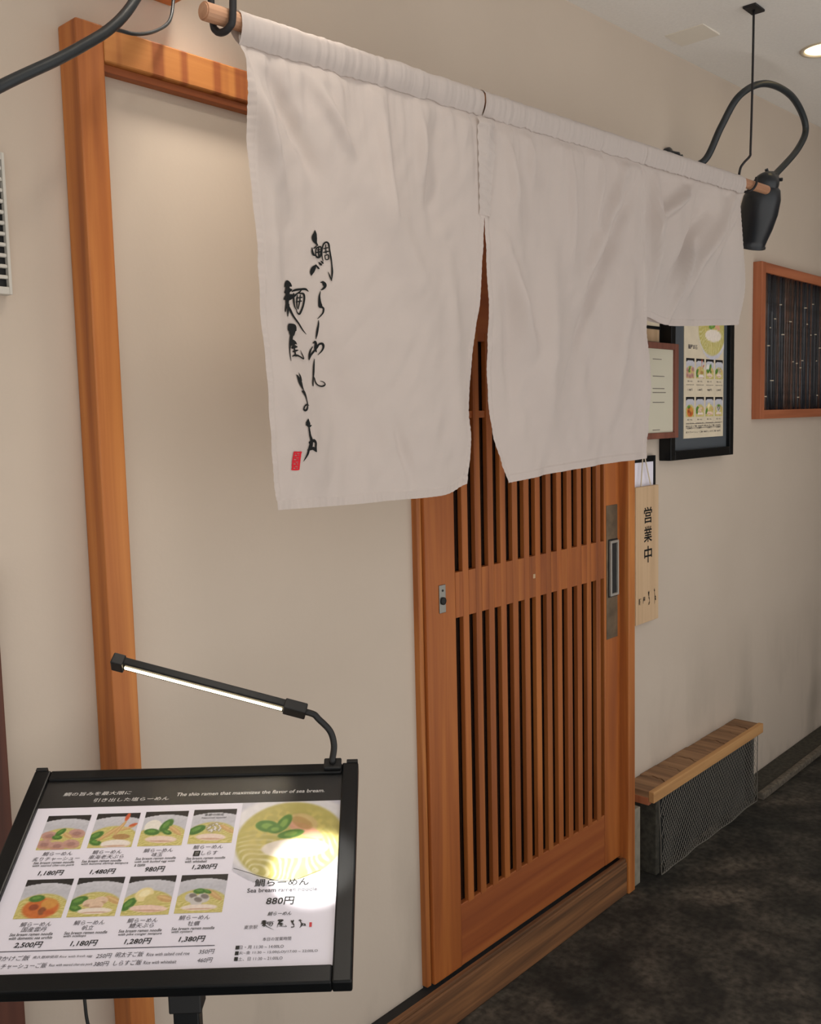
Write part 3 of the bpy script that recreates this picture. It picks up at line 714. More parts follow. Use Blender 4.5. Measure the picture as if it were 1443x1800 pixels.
# ------------------------------------------------------------------ things on the wall at the right
# bamboo window
wx0, wx1, wz0, wz1 = 3.762, 4.85, 1.512, 2.132
win = empty('window_1', (4.3, 0, wz0), kind='structure', label='wooden framed window filled with upright dark bamboo canes')
obj('window_frame', bx(wx0, wx0 + 0.042, -0.036, 0.0, wz0, wz1, 0.002), 'wood_frame', win)
obj('window_frame', bx(wx1 - 0.042, wx1, -0.036, 0.0, wz0, wz1, 0.002), 'wood_frame', win)
obj('window_frame', bx(wx0 + 0.042, wx1 - 0.042, -0.034, 0.0, wz1 - 0.04, wz1, 0.002), 'wood_frame_x', win)
obj('window_frame', bx(wx0 + 0.042, wx1 - 0.042, -0.034, 0.0, wz0, wz0 + 0.036, 0.002), 'wood_frame_x', win)
obj('window_back', bx(wx0 + 0.04, wx1 - 0.04, -0.006, -0.001, wz0 + 0.03, wz1 - 0.03), 'dark_hole', win)
CANE = [plain('cane_%d' % i, c, 0.35, var=0.35, bscale=40) for i, c in enumerate([(40, 42, 50), (62, 48, 44), (84, 58, 48), (48, 50, 58), (36, 36, 42), (96, 64, 50)])]
random.seed(3)
cx = wx0 + 0.046
M['cane_node'] = plain('cane_node', (190, 176, 154), 0.5)
meshes = {}
while cx < wx1 - 0.046:
    r = random.choice((0.008, 0.010, 0.0125))
    bm = NB(); z0, z1 = wz0 + 0.034, wz1 - 0.038
    zn = sorted(random.uniform(z0 + 0.05, z1 - 0.05) for _ in range(2))
    pts = [(cx + r, -0.016, z0)]
    rad = [r]
    for z in zn:
        for dz, k in ((-0.006, 1.0), (-0.002, 1.12), (0.002, 1.12), (0.006, 1.0)): pts.append((cx + r, -0.016, z + dz)); rad.append(r * k)
    pts.append((cx + r, -0.016, z1)); rad.append(r)
    tube(bm, pts, rad, 10)
    c = obj('bamboo_cane', bm, random.choice(CANE), win, smooth=True)
    if random.random() < 0.75:
        z = random.choice(zn); bm = NB(); tube(bm, [(cx + r, -0.016, z - 0.002), (cx + r, -0.016, z + 0.002)], r * 1.16, 10); obj('cane_node', bm, 'cane_node', c)
    cx += 2 * r + 0.0015

# ---- printed pictures of bowls
def vnoise(u, v, s, seed):
    return np.vectorize(lambda a, b_: mnoise.noise(Vector((a * s, b_ * s, seed))))(u, v)
def bowl_photo(kind, nx, ny, asp, seed):
    u, v = np.meshgrid(np.linspace(0, 1, nx + 1), np.linspace(0, 1, ny + 1))
    U = u * asp; img = np.zeros(u.shape + (3,))
    def put(mask, c, a=1.0):
        m = np.clip(mask, 0, 1)[..., None] * a; img[:] = img * (1 - m) + np.array(c, float) * m
    soft = lambda d, w=0.03: np.clip(0.5 - d / w, 0, 1)
    ell = lambda cx, cy, rx, ry, an=0.0: np.sqrt((((u - cx) * math.cos(an) + (v - cy) * math.sin(an)) / rx) ** 2 + ((-(u - cx) * math.sin(an) + (v - cy) * math.cos(an)) / ry) ** 2) - 1
    n1 = vnoise(u, v, 5, seed); n2 = vnoise(u, v, 17, seed + 3)
    if kind == 'big':
        img[:] = (226, 224, 232); put(soft(ell(.5, .42, .72, .62), .05), (206, 204, 214)); put(soft(ell(.52, .42, .66, .50), .08), (232, 228, 230))
        put(soft(ell(.52, .47, .53, .46), .06), (194, 182, 104)); n3 = vnoise(u, v, 3.2, seed + 9)
        sw = np.sin((np.hypot(u - .22 + n3 * .12, (v - .8) * 1.2) + n1 * .06) * 95) * np.clip((v - .3) * 3, 0, 1); put(soft(ell(.5, .5, .48, .42), .1) * np.clip(sw * 1.5, 0, 1), (228, 220, 176), .8); put(soft(ell(.5, .55, .45, .3), .4) * np.clip(n3 * 2, 0, 1), (212, 196, 128), .6)
        put(soft(ell(.5, .35, .4, .25), .3) * (n2 > .05), (214, 196, 110), .7)
        put(soft(ell(.62, .28, .16, .12, .4), .15), (216, 190, 130)); put(soft(ell(.66, .36, .20, .06, .5), .12), (226, 170, 140)); put(soft(ell(.62, .27, .06, .12, -1.0), .15), (190, 150, 90), .7)
        put(soft(ell(.57, .57, .32, .11, .0), .10), (240, 228, 214))
        for cx, cy, rx, ry, an in ((.28, .30, .12, .07, .2), (.44, .27, .06, .12, .5), (.52, .40, .13, .05, -.2), (.36, .34, .08, .05, 0)): put(soft(ell(cx, cy, rx, ry, an), .15), (96, 140, 60)); put(soft(ell(cx, cy, rx * .5, ry * .5, an), .3), (136, 172, 80))
    else:
        img[:] = (206, 205, 212); img += (n1 * 6)[..., None]
        put(np.clip(1 - np.abs(v - .35) * 4, 0, 1), (188, 187, 196), .6)
        put(soft(np.where(v < .10 + .0 + .34 * (u - .5) ** 2, -1., 1.)), (24, 20, 20))
        put(soft(ell(.5, .82, .60, .44), .08), (196, 184, 104)); put(soft(ell(.5, .82, .56, .42), .1) * (np.sin((v * 1.2 + n1 * .12 + u * .3) * 90) > .1), (226, 212, 148), .7)
        G = (70, 118, 44); G2 = (104, 150, 62)
        def leaf(cx, cy, r_, an): put(soft(ell(cx, cy, r_ * 1.5, r_ * .8, an), .2), G); put(soft(ell(cx - .01, cy - .02, r_ * .8, r_ * .35, an), .3), G2)
        def meat(cx, cy, rx, ry, an=0, c=(222, 196, 178)): put(soft(ell(cx, cy, rx, ry, an), .15), c); put(soft(ell(cx, cy + ry * .5, rx * .8, ry * .25, an), .5), (190, 140, 110), .6)
        def stick(cx, cy, rx, ry, an): put(soft(ell(cx, cy, rx, ry, an), .15), (204, 164, 108)); put(soft(ell(cx, cy - .02, rx * .9, ry * .3, an), .4), (226, 194, 140), .7)
        if kind == 'pork':
            for cx, cy in ((.2, .6), (.8, .55), (.45, .9), (.75, .85), (.15, .85)): meat(cx, cy, .2, .13, .2, (196, 152, 140)); put(soft(ell(cx, cy, .1, .06), .4), (150, 108, 104), .6)
            stick(.6, .6, .14, .06, .6); leaf(.42, .5, .09, -.8); leaf(.38, .65, .08, .1)
        if kind == 'shrimp':
            leaf(.12, .65, .12, -.6); leaf(.15, .85, .1, .3); stick(.4, .6, .3, .06, -.75); stick(.62, .45, .25, .045, -1.15); stick(.8, .45, .18, .04, -.4)
            put(soft(ell(.72, .12, .05, .12, .2), .3), (206, 92, 50)); put(soft(ell(.9, .36, .10, .04, -.4), .3), (200, 96, 54)); put(soft(ell(.7, .7, .2, .08), .2), (178, 138, 86)); meat(.62, .9, .34, .12, 0, (238, 228, 220))
        if kind == 'egg':
            put(soft(ell(.25, .45, .2, .2), .1), (236, 230, 220)); leaf(.25, .6, .12, .1); leaf(.55, .42, .14, -1.0); leaf(.6, .62, .08, .4); stick(.78, .58, .2, .06, .7); meat(.5, .82, .36, .1, .05, (236, 212, 196))
        if kind == 'white':
            leaf(.15, .6, .14, -.5); put(soft(ell(.55, .55, .2, .15), .3) * (0.5 + n2), (110, 100, 104)); put(soft(ell(.55, .55, .2, .15), .3) * (n2 > .1), (220, 214, 212)); stick(.85, .6, .22, .06, .6); meat(.5, .82, .34, .1, .05, (236, 214, 200))
        if kind == 'urchin':
            put(soft(ell(.5, .75, .38, .26), .2), (206, 112, 50)); leaf(.35, .5, .11, -.1); put(soft(ell(.65, .64, .17, .13), .2), (212, 150, 70)); put(soft(ell(.35, .72, .1, .08), .3), (150, 70, 36)); put(soft(ell(.55, .82, .08, .1), .3), (140, 80, 44)); put(soft(ell(.7, .86, .12, .06), .3), (196, 96, 44))
        if kind == 'scallop':
            leaf(.15, .6, .13, -.4); leaf(.12, .78, .1, .3); stick(.88, .6, .2, .07, .5)
            for cx, cy in ((.4, .66), (.62, .6), (.55, .72)): put(soft(ell(cx, cy, .15, .1), .15), (226, 196, 170)); put(soft(ell(cx, cy + .06, .12, .04), .4), (170, 130, 100), .6)
            meat(.55, .86, .36, .08, 0, (240, 226, 214))
        if kind == 'conger':
            leaf(.12, .72, .13, -.9); put(soft(ell(.4, .48, .2, .17, -.5), .15), (236, 218, 160)); put(soft(ell(.4, .45, .12, .08, -.5), .3), (246, 234, 190)); put(soft(ell(.62, .62, .2, .15), .2), (206, 190, 120)); stick(.85, .6, .18, .08, .3); meat(.55, .84, .4, .09, .05, (238, 206, 190))
        if kind == 'oyster':
            stick(.78, .55, .22, .06, .7); 
            for cx, cy in ((.3, .6), (.55, .62), (.42, .7)): put(soft(ell(cx, cy, .14, .12, .4), .15), (206, 200, 196)); put(soft(ell(cx + .03, cy - .04, .09, .06, .4), .3), (96, 86, 80), .7)
            leaf(.45, .44, .09, 0); leaf(.62, .46, .06, .4); meat(.5, .86, .38, .08, 0, (238, 222, 210))
    img = np.clip(img + (n2 * 10)[..., None], 0, 255) / 255.0
    return np.where(img <= 0.04045, img / 12.92, ((img + 0.055) / 1.055) ** 2.4)
def photo_obj(name, kind, place, u0, u1, v0, v1, nx, ny, parent, seed, cut=None, label=None):
    """a printed picture on a flat sheet; place(a, b) -> 3D, u right, v downwards from v0 to v1"""
    col = bowl_photo(kind, nx, ny, 1.0, seed)
    V = []; C = []; F = []; idx = {}
    for j in range(ny + 1):
        for i in range(nx + 1):
            idx[i, j] = len(V); V.append(place(u0 + (u1 - u0) * i / nx, v0 + (v1 - v0) * j / ny)); C.append(col[j, i])
    for j in range(ny):
        for i in range(nx):
            if cut and cut((i + .5) / nx, (j + .5) / ny): continue
            F.append((idx[i, j], idx[i + 1, j], idx[i + 1, j + 1], idx[i, j + 1]))
    o3 = sum((Vector(p) for p in V), Vector()) / len(V)
    me = bpy.data.meshes.new(name); me.from_pydata([tuple(Vector(p) - o3) for p in V], [], [tuple(reversed(f)) for f in F]); me.update()
    at_ = me.color_attributes.new('print', 'FLOAT_COLOR', 'POINT')
    at_.data.foreach_set('color', np.concatenate([np.array(C), np.ones((len(C), 1))], 1).astype(np.float32).ravel())
    me.materials.append(M['print'])
    o = bpy.data.objects.new(name, me); COL.objects.link(o)
    o.parent = parent; o.location = o3 - WL[parent.name]; WL[o.name] = o3
    if label: o['label'] = label
    return o
_dg = None
_tc = bpy.data.curves.new('type', 'FONT'); _to = bpy.data.objects.new('type', _tc); COL.objects.link(_to)
_tc.resolution_u = 2
_cache = {}
def glyphs(body, shear=0.0, bold=0.0):
    key = (body, shear, bold)
    if key not in _cache:
        _tc.body = body; _tc.shear = shear; _tc.offset = bold
        dg = bpy.context.evaluated_depsgraph_get(); dg.update()
        me = bpy.data.meshes.new_from_object(_to.evaluated_get(dg))
        co = [(v.co.x, v.co.y) for v in me.vertices]; fs = [tuple(p.vertices) for p in me.polygons]
        bpy.data.meshes.remove(me); _cache[key] = (co, fs)
    return _cache[key]
def write(bm, body, place, u0, u1, vc, h, shear=0.0, bold=0.0):
    """set a line of type between u0 and u1, its letters h tall and centred on vc (v upwards)"""
    co, fs = glyphs(body, shear, bold)
    if not co: return
    x0 = min(c[0] for c in co); x1 = max(c[0] for c in co); y0 = min(c[1] for c in co); y1 = max(c[1] for c in co)
    sx = (u1 - u0) / (x1 - x0); sy = h / (y1 - y0)
    vs = [bm.verts.new(place(u0 + (x - x0) * sx, vc + (y - (y0 + y1) / 2) * sy)) for x, y in co]
    for f in fs:
        try: bm.faces.new([vs[i] for i in f])
        except ValueError: pass

# ---- black framed menu
mx0, mx1, mz0, mz1 = 2.985, 3.490, 1.383, 1.985
fm = empty('framed_menu', (3.24, 0, mz0), 'black framed menu with dish photographs on the wall right of the door', 'picture frame')
fw = 0.032
for q in ((mx0, mx0 + fw, mz0, mz1), (mx1 - fw, mx1, mz0, mz1), (mx0 + fw, mx1 - fw, mz0, mz0 + fw), (mx0 + fw, mx1 - fw, mz1 - fw, mz1)):
    obj('frame_bar', bx(q[0], q[1], -0.045, -0.001, q[2], q[3], 0.002), 'black', fm)
obj('mat_board', bx(mx0 + fw, mx1 - fw, -0.030, -0.004, mz0 + fw, mz1 - fw), 'mat_grey', fm)
ms_ = obj('menu_sheet', bx(3.105, 3.425, -0.0320, -0.030, 1.455, 1.935), 'paper_cream', fm, label='cream menu sheet')
wallp = lambda a, b_: Vector((a, -0.0325, b_))
photo_obj('dish_photo', 'big', wallp, 3.215, 3.425, 1.935, 1.735, 40, 40, ms_, 5.0, cut=lambda a, b_: (a - .55) ** 2 + (b_ - .42) ** 2 > .34)
kinds = ['pork', 'shrimp', 'egg', 'white', 'urchin', 'scallop', 'conger', 'oyster']
for i, kd in enumerate(kinds):
    c, r_ = i % 4, i // 4
    x0 = 3.120 + c * 0.078; z0 = 1.735 - r_ * 0.135
    photo_obj('dish_photo', kd, wallp, x0, x0 + 0.064, z0, z0 - 0.070, 22, 22, ms_, 10.0 + i)
bm = NB()
wallp2 = lambda a, b_: Vector((a, -0.0328, b_))
for i in range(8):
    c, r_ = i % 4, i // 4; x0 = 3.120 + c * 0.078; z0 = 1.735 - r_ * 0.135
    write(bm, '鯛らーめん', wallp2, x0 + .012, x0 + .05, z0 - .080, .006); write(bm, 'Sea bream ramen noodle', wallp2, x0 + .002, x0 + .06, z0 - .092, .004)
    write(bm, ['1,180円', '1,480円', '980円', '1,280円', '2,500円', '1,180円', '1,280円', '1,380円'][i], wallp2, x0 + .012, x0 + .048, z0 - .110, .008)
write(bm, '麺屋ま石', wallp2, 3.135, 3.205, 1.775, .016, bold=.01)
for z in (1.505, 1.490): box(bm, 3.12, 3.40, -0.0329, -0.0327, z, z + .0012)
write(bm, '卵かけご飯 250円 明太子ご飯 350円', wallp2, 3.12, 3.40, 1.497, .007)
write(bm, '炙りチャーシューご飯 380円 しらすご飯 460円', wallp2, 3.12, 3.40, 1.476, .007)
obj('printed_text', bm, 'ink_grey', ms_, kind='stuff')

# ---- wooden framed notice, overlapping the menu's edge
nx0, nx1, nz0, nz1 = 2.76, 2.998, 1.462, 1.775
nf = empty('framed_notice', (2.88, -0.01, nz0), 'white notice in a red-brown wooden frame half hidden by the curtain', 'picture frame')
for q in ((nx0, nx0 + .026, nz0, nz1), (nx1 - .026, nx1, nz0, nz1), (nx0 + .026, nx1 - .026, nz0, nz0 + .02), (nx0 + .026, nx1 - .026, nz1 - .02, nz1)):
    obj('frame_bar', bx(q[0], q[1], -0.066, -0.0462, q[2], q[3], 0.002), 'wood_notice', nf)
npg = obj('notice_sheet', bx(nx0 + .02, nx1 - .02, -0.058, -0.050, nz0 + .014, nz1 - .014), 'paper_grey', nf)
obj('back_spacer', bx(nx0 + .03, nx1 - .05, -0.0462, -0.0005, nz0 + .03, nz1 - .03), 'box_dark', nf)
bm = NB(); pl3 = lambda a, b_: Vector((a, -0.0586, b_))
for k, (z, w) in enumerate([(1.72, .06), (1.665, .08), (1.625, .08), (1.612, .09), (1.58, .08), (1.49, .05)]):
    box(bm, nx0 + .07, nx0 + .07 + w, -0.0587, -0.0584, z, z + .0025)
obj('printed_text', bm, 'ink_pale', npg, kind='stuff')
# ---- cream notice above it
cn = empty('paper_notice', (2.86, 0, 1.80), 'cream paper notice in a thin black frame above the wooden framed notice', 'notice')
cs = obj('notice_sheet', bx(2.745, 2.968, -0.010, -0.0005, 1.835, 1.98), 'paper_cream', cn)
obj('frame_bar', bx(2.745, 2.968, -0.014, -0.0005, 1.825, 1.835, .001), 'black', cn)
obj('lower_board', bx(2.745, 2.968, -0.009, -0.0005, 1.785, 1.825), 'wood_tag', cn)
bm = NB()
for z in (1.855, 1.87, 1.885, 1.90): box(bm, 2.83, 2.93, -0.0105, -0.0100, z, z + .005)
obj('printed_text', bm, 'ink', cs, kind='stuff')
# ---- white thin framed card behind the hanging tag
wc = empty('framed_card', (2.85, 0, 0.98), 'white card in a thin black frame behind the hanging wooden sign', 'picture frame')
obj('card', bx(2.765, 2.926, -0.010, -0.0005, 0.985, 1.385), 'paper', wc)
obj('frame_bar', bx(2.926, 2.936, -0.014, -0.0005, 0.985, 1.405, .001), 'black', wc)
obj('frame_bar', bx(2.755, 2.926, -0.014, -0.0005, 1.385, 1.405, .001), 'black', wc)
# ---- hanging wooden sign
tg = empty('hanging_sign', (2.85, -0.02, 0.846), 'pale wooden sign board lettered in black hanging right of the door', 'sign')
board = obj('sign_board', bx(2.772, 2.927, -0.030, -0.0145, 0.848, 1.306, .0015), 'wood_tag', tg)
bm = NB(); tube(bm, [(2.815, -0.024, 1.300), (2.835, -0.02, 1.40), (2.84, -0.012, 1.415), (2.85, -0.020, 1.40), (2.885, -0.024, 1.300)], 0.0022, 6); obj('hanging_string', bm, 'string', tg)
bm = NB(); lathe(bm, (2.84, 0, 1.413), (0, -1, 0), [(0, .002), (.018, .002), (.0185, .005), (.021, .005), (.0215, 0)], 10); obj('nail', bm, 'steel', tg)
bm = NB(); pl4 = lambda a, b_: Vector((a, -0.0305, b_))
write(bm, '営', pl4, 2.825, 2.880, 1.210, .054, bold=.012); write(bm, '業', pl4, 2.825, 2.880, 1.146, .054, bold=.012); write(bm, '中', pl4, 2.827, 2.880, 1.078, .056, bold=.012)
obj('sign_lettering', bm, 'ink', board, kind='stuff')
bm = NB()
def shop(bm, place, x, z, s):
    """small brushed shop name, read downwards in columns"""
    k = s / 1000.0
    pl = lambda a, b_: place(x + a * k, z - b_ * k)
    return pl
write(bm, '麺', pl4, 2.790, 2.806, .925, .022, bold=.02); write(bm, '屋', pl4, 2.818, 2.834, .926, .022, bold=.02)
pl5 = lambda a, b_: Vector((2.85 + (a - 215) * .00017 * 1.0, -0.0305, .955 - (b_ - 1030) * .00019))
ribbons(bm, [s for s in STROKES if all(p[1] > 1020 and p[0] < 400 for p in s) and all(p[1] < 1300 for p in s)], pl5, 4)
pl6 = lambda a, b_: Vector((2.885 + (a - 215) * .00017, -0.0305, .957 - (b_ - 1335) * .00020))
ribbons(bm, [s for s in STROKES if all(p[1] > 1330 for p in s)], pl6, 4)
obj('shop_name', bm, 'ink', board, kind='stuff')

# ------------------------------------------------------------------ low bench with wire netting
bn = empty('low_bench', (3.18, -0.05, 0.0), 'low weathered board bench against the wall with wire netting below', 'bench')
bx0, bx1, BF = 2.735, 3.632, -0.112
edges = [bx0]
random.seed(5)
while edges[-1] < bx1 - 0.16: edges.append(edges[-1] + random.uniform(0.09, 0.125))
edges.append(bx1)
for i in range(len(edges) - 1):                 # short boards with bowed, cracked joints
    bm = NB(); a, b_ = edges[i], edges[i + 1]; n = 8; L = []; Rr = []
    bow = 0.018
    top = 0.309 + random.uniform(-.002, .002)
    for j in range(n + 1):
        y = -0.002 + (BF + 0.014) * j / n
        l = a + (bow * math.sin(math.pi * j / n) + .004 * math.sin(j * 2.1 + i) if i else 0) + 0.0022
        r = b_ + (bow * math.sin(math.pi * j / n) + .004 * math.sin(j * 2.1 + i + 1) if i < len(edges) - 2 else 0) - 0.0022
        L.append((l, y)); Rr.append((r, y))
    loop = L + list(reversed(Rr))
    vt = [bm.verts.new((x, y, top)) for x, y in loop]; vb = [bm.verts.new((x, y, 0.288)) for x, y in loop]
    bm.faces.new(vt); bm.faces.new(list(reversed(vb)))
    for k in range(len(loop)): bm.faces.new((vt[k], vb[k], vb[(k + 1) % len(loop)], vt[(k + 1) % len(loop)]))
    bmesh.ops.recalc_face_normals(bm, faces=bm.faces)
    obj('board', bm, 'wood_bench', bn)
obj('front_edge', bx(bx0, bx1 + .004, BF - .004, BF + .0155, 0.274, 0.311, .002), 'wood_edge', bn)
obj('end_batten', bx(bx0, bx0 + .02, BF + .016, -0.002, 0.262, 0.288, .002), 'wood_frame', bn)
obj('side_support', bx(2.790, 2.815, -0.095, -0.001, 0.0, 0.288, .003), 'kerb_dark', bn)
obj('side_support', bx(3.575, 3.600, -0.095, -0.001, 0.0, 0.288, .003), 'box_dark', bn)
obj('pale_upright', bx(2.665, 2.715, -0.078, -0.001, 0.0, 0.262, .003), 'pale_block', bn)
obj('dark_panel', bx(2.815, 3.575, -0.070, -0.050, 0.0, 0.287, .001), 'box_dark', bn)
bm = NB(); P_ = 0.0195; X0, X1, Z0, Z1 = 2.785, 3.60, 0.002, 0.275
def net(x, z):
    return Vector((x + 0.02 * (1 - z / .275) * (1 if x < 2.9 else 0) * max(0, 1 - (x - X0) / .1), BF + .004 + .008 * mnoise.noise(Vector((x * 7, z * 7, 0))) * (1 - z / .275) + 0.0, z))
for sgn in (1, -1):
    k0 = X0 - (Z1 - Z0) * 0.8 if sgn > 0 else X0
    c = k0
    while c < X1 + ((Z1 - Z0) * .8 if sgn < 0 else 0):
        pts = []
        for j in range(9):
            z = Z0 + (Z1 - Z0) * j / 8; x = c + sgn * (z - Z0) * 0.8
            if X0 <= x <= X1: pts.append(net(x, z))
        if len(pts) > 1: tube(bm, pts, 0.0008, 3, False)
        c += P_
tube(bm, [net(X0 + (X1 - X0) * k / 30, Z0 + .001) for k in range(31)], 0.002, 4)
tube(bm, [net(X0, Z0 + (Z1 - Z0) * k / 8) for k in range(9)], 0.0016, 4); tube(bm, [net(X1, Z0 + (Z1 - Z0) * k / 8) for k in range(9)], 0.0016, 4)
obj('wire_netting', bm, 'wire', bn, kind='stuff', label='grey diamond wire netting')

# ------------------------------------------------------------------ vent at the left edge
vt_ = empty('wall_vent', (0.68, 0, 1.765), 'white louvred vent cover at the left edge of the wall', 'vent')
obj('vent_back', bx(0.600, 0.731, -0.012, -0.0005, 1.775, 1.98), 'dark_hole', vt_)
for q in ((0.588, 0.600, 1.765, 1.99), (0.731, 0.736, 1.765, 1.99), (0.600, 0.731, 1.765, 1.777), (0.600, 0.731, 1.978, 1.99)):
    obj('vent_frame', bx(q[0], q[1], -0.022, -0.0005, q[2], q[3], .001), 'vent', vt_)
v0 = None
for i in range(11):
    z = 1.790 + i * 0.0172
    if v0 is None: v0 = obj('louvre', bx(0.600, 0.731, -0.020, -0.0125, z, z + 0.006, .001, 1), 'vent', vt_)
    else: linkcopy(v0, (WL[v0.name].x, WL[v0.name].y, z), vt_)

# ------------------------------------------------------------------ menu stand
BC = Vector((0.7326, -0.4161, 0.9192)); E1 = Vector((0.68499, -0.72855, -0.00184)).normalized(); E2 = Vector((0.66360, 0.62288, 0.41432))
E2 = (E2 - E1 * E2.dot(E1)).normalized(); E3 = E1.cross(E2)
HW, HH = 0.26, 0.1911
def uv(x, y):
    d = ray(x, y); p = CAM + d * ((BC - CAM).dot(E3) / d.dot(E3)); q = p - BC; return q.dot(E1), q.dot(E2)
def onb(lift): return lambda a, b_: BC + E1 * a + E2 * b_ + E3 * lift
base = Vector((BC.x + 0.01, BC.y + 0.01, 0))
stand = empty('menu_stand', base, 'black floor stand holding a tilted photo menu of ramen bowls', 'menu stand')
# frame: raised outer bars and an inner step
for q in ((-HW, -HW + .026, -HH, HH), (HW - .026, HW, -HH, HH)):
    obj('frame_bar', frame_box(NB(), BC, E1, E2, E3, q[0], q[1], q[2], q[3], -0.022, 0.0, .0025), 'black', stand)
for q in ((-HW + .026, HW - .026, HH - .020, HH), (-HW + .026, HW - .026, -HH, -HH + .026)):
    obj('frame_bar', frame_box(NB(), BC, E1, E2, E3, q[0], q[1], q[2], q[3], -0.022, -0.0005, .0025), 'black', stand)
for q in ((-HW + .001, -HW + .019, HH - .001, HH + .006), (HW - .019, HW - .001, HH - .001, HH + .006)):
    obj('corner_cap', frame_box(NB(), BC, E1, E2, E3, q[0], q[1], q[2], q[3], -0.02, 0.001, .001), 'black_soft', stand)
obj('back_panel', frame_box(NB(), BC, E1, E2, E3, -HW + .02, HW - .02, -HH + .02, HH - .016, -0.020, -0.0085), 'black_soft', stand)
poster = obj('menu_poster', frame_box(NB(), BC, E1, E2, E3, -0.2345, 0.2355, -0.162, 0.171, -0.0085, -0.0075), 'paper', stand, label='white printed menu sheet')
obj('header_band', frame_box(NB(), BC, E1, E2, E3, -0.2345, 0.2355, 0.118, 0.171, -0.0075, -0.0072), 'band', poster, label='black heading band')
LP = -0.0071
ph = [((82, 1428.8), (155.7, 1425.6), (63, 1488.7)), ((169.2, 1425), (241.6, 1422), (152.8, 1485)), ((254.8, 1421.5), (327, 1419), (240.8, 1482)), ((340, 1418), (411.7, 1416), (329, 1477.7)),
      ((44, 1541), (122, 1540), (23, 1609.7)), ((135, 1537.6), (213, 1536), (117, 1606.5)), ((226, 1535), (303.6, 1532.7), (211.5, 1604)), ((318, 1532.7), (393, 1530), (305, 1600))]
for i, ((a, b_, c), kd) in enumerate(zip(ph, kinds)):
    u0, v0_ = uv(*a); u1, _ = uv(*b_); u2, v1_ = uv(*c)
    u0 = (u0 + u2) / 2; u1 = u0 + 0.0655 if i < 4 else u0 + 0.066
    photo_obj('dish_photo', kd, onb(LP), u0, u1, v0_, v1_, 64, 54, poster, 30.0 + i)
u0, v0_ = uv(426, 1407); u1, _ = uv(600, 1398); _, v1_ = uv(409, 1556)
photo_obj('dish_photo', 'big', onb(LP), u0, 0.2352, 0.1175, v1_, 110, 96, poster, 50.0, cut=lambda a, b_: b_ > .80 + .20 * (1 - (2 * (a - .5)) ** 2))
tb = NB(); tw = NB(); tgx = NB(); tr_ = NB()
T = onb(LP + 0.0004)
def W(bm, s, xl, xr, y, h, shear=0.0, bold=0.0, drop=None):
    """type a line between pixel columns xl..xr whose middle lies at y; h in millimetres"""
    slope = -0.033
    a = uv(xl, y + slope * -(xr - xl) / 2); b_ = uv(xr, y + slope * (xr - xl) / 2)
    write(bm, s, T, a[0], b_[0], (a[1] + b_[1]) / 2, h / 1000.0, shear, bold)
W(tw, '鯛の旨みを最大限に', 110, 230, 1389.5, 7.5, .2, .004); W(tw, '引き出した塩らーめん', 163, 296, 1399.5, 7.5, .2, .004)
W(tw, 'The shio ramen that maximizes the flavor of sea bream.', 310, 570, 1387.5, 7.0, .2, .012)
EN = 'Sea bream ramen noodle'
for ja, yx in (((73, 126, 1495), None), ((160.6, 212.7, 1492), None), ((251, 303, 1489), None), ((338, 391, 1483), None), ((33, 89, 1619), None), ((127.6, 182.6, 1616), None), ((222, 276, 1612), None), ((313, 368, 1607), None)):
    W(tgx, '鯛らーめん', *ja, 7.4, .2)
for s, a, b_, y in (('炙りチャーシュー', 55, 139, 1504), ('車海老天ぷら', 154, 216, 1500.5), ('味玉', 265, 285, 1496.5), ('しらす', 353, 382, 1493.5), ('国産雲丹', 35.5, 80, 1628), ('帆立', 142.5, 163, 1625), ('鱧天ぷら', 225, 269, 1621), ('牡蠣', 329, 350.5, 1617.5)):
    W(tgx, s, a, b_, y, 7.4, .2)
for a, b_, y in ((57, 129, 1510.5), (142, 212, 1507.5), (237, 308, 1503), (326, 395, 1502.5), (15, 91, 1636.5), (111, 187, 1633.5), (207, 283, 1630), (300, 376, 1626)):
    W(tb, EN, a, b_, y, 4.6, .2, .008)
for s, a, b_, y in (('with seared char-siu pork', 55, 129, 1516), ('with kuruma shrimp tempura', 141, 224, 1512.5), ('with soft boiled egg with', 235, 306, 1509), ('a taste', 235, 254, 1515), ('with whitebait', 324, 363, 1508.5), ('with domestic sea urchin', 13.5, 90, 1643), ('with scallops', 109.5, 149.6, 1640), ('with pike conger tempura', 206, 283, 1636.5), ('with oysters', 300, 337, 1632.5)):
    W(tb, s, a, b_, y, 4.6, .2, .008)
for s, a, b_, y in (('1,180円', 65, 110.5, 1529), ('1,480円', 156.5, 201.7, 1526.5), ('980円', 254, 289, 1522), ('1,280円', 336.6, 381, 1518), ('2,500円', 22.5, 73, 1655.5), ('1,180円', 122, 170, 1652.5), ('1,280円', 217, 265, 1649), ('1,380円', 313, 360, 1645)):
    W(tb, s, a, b_, y, 9.5, .2, .015)
W(tb, '季節の限定', 359, 393, 1426.5, 4.5, .1, .0); W(tgx, 'Seasonal special', 353, 397, 1432, 4.0, .1)
W(tb, '■', 338.5, 351, 1494.5, 9.5, .1); W(tw, '釜', 341, 349, 1494.5, 6.0, .1)
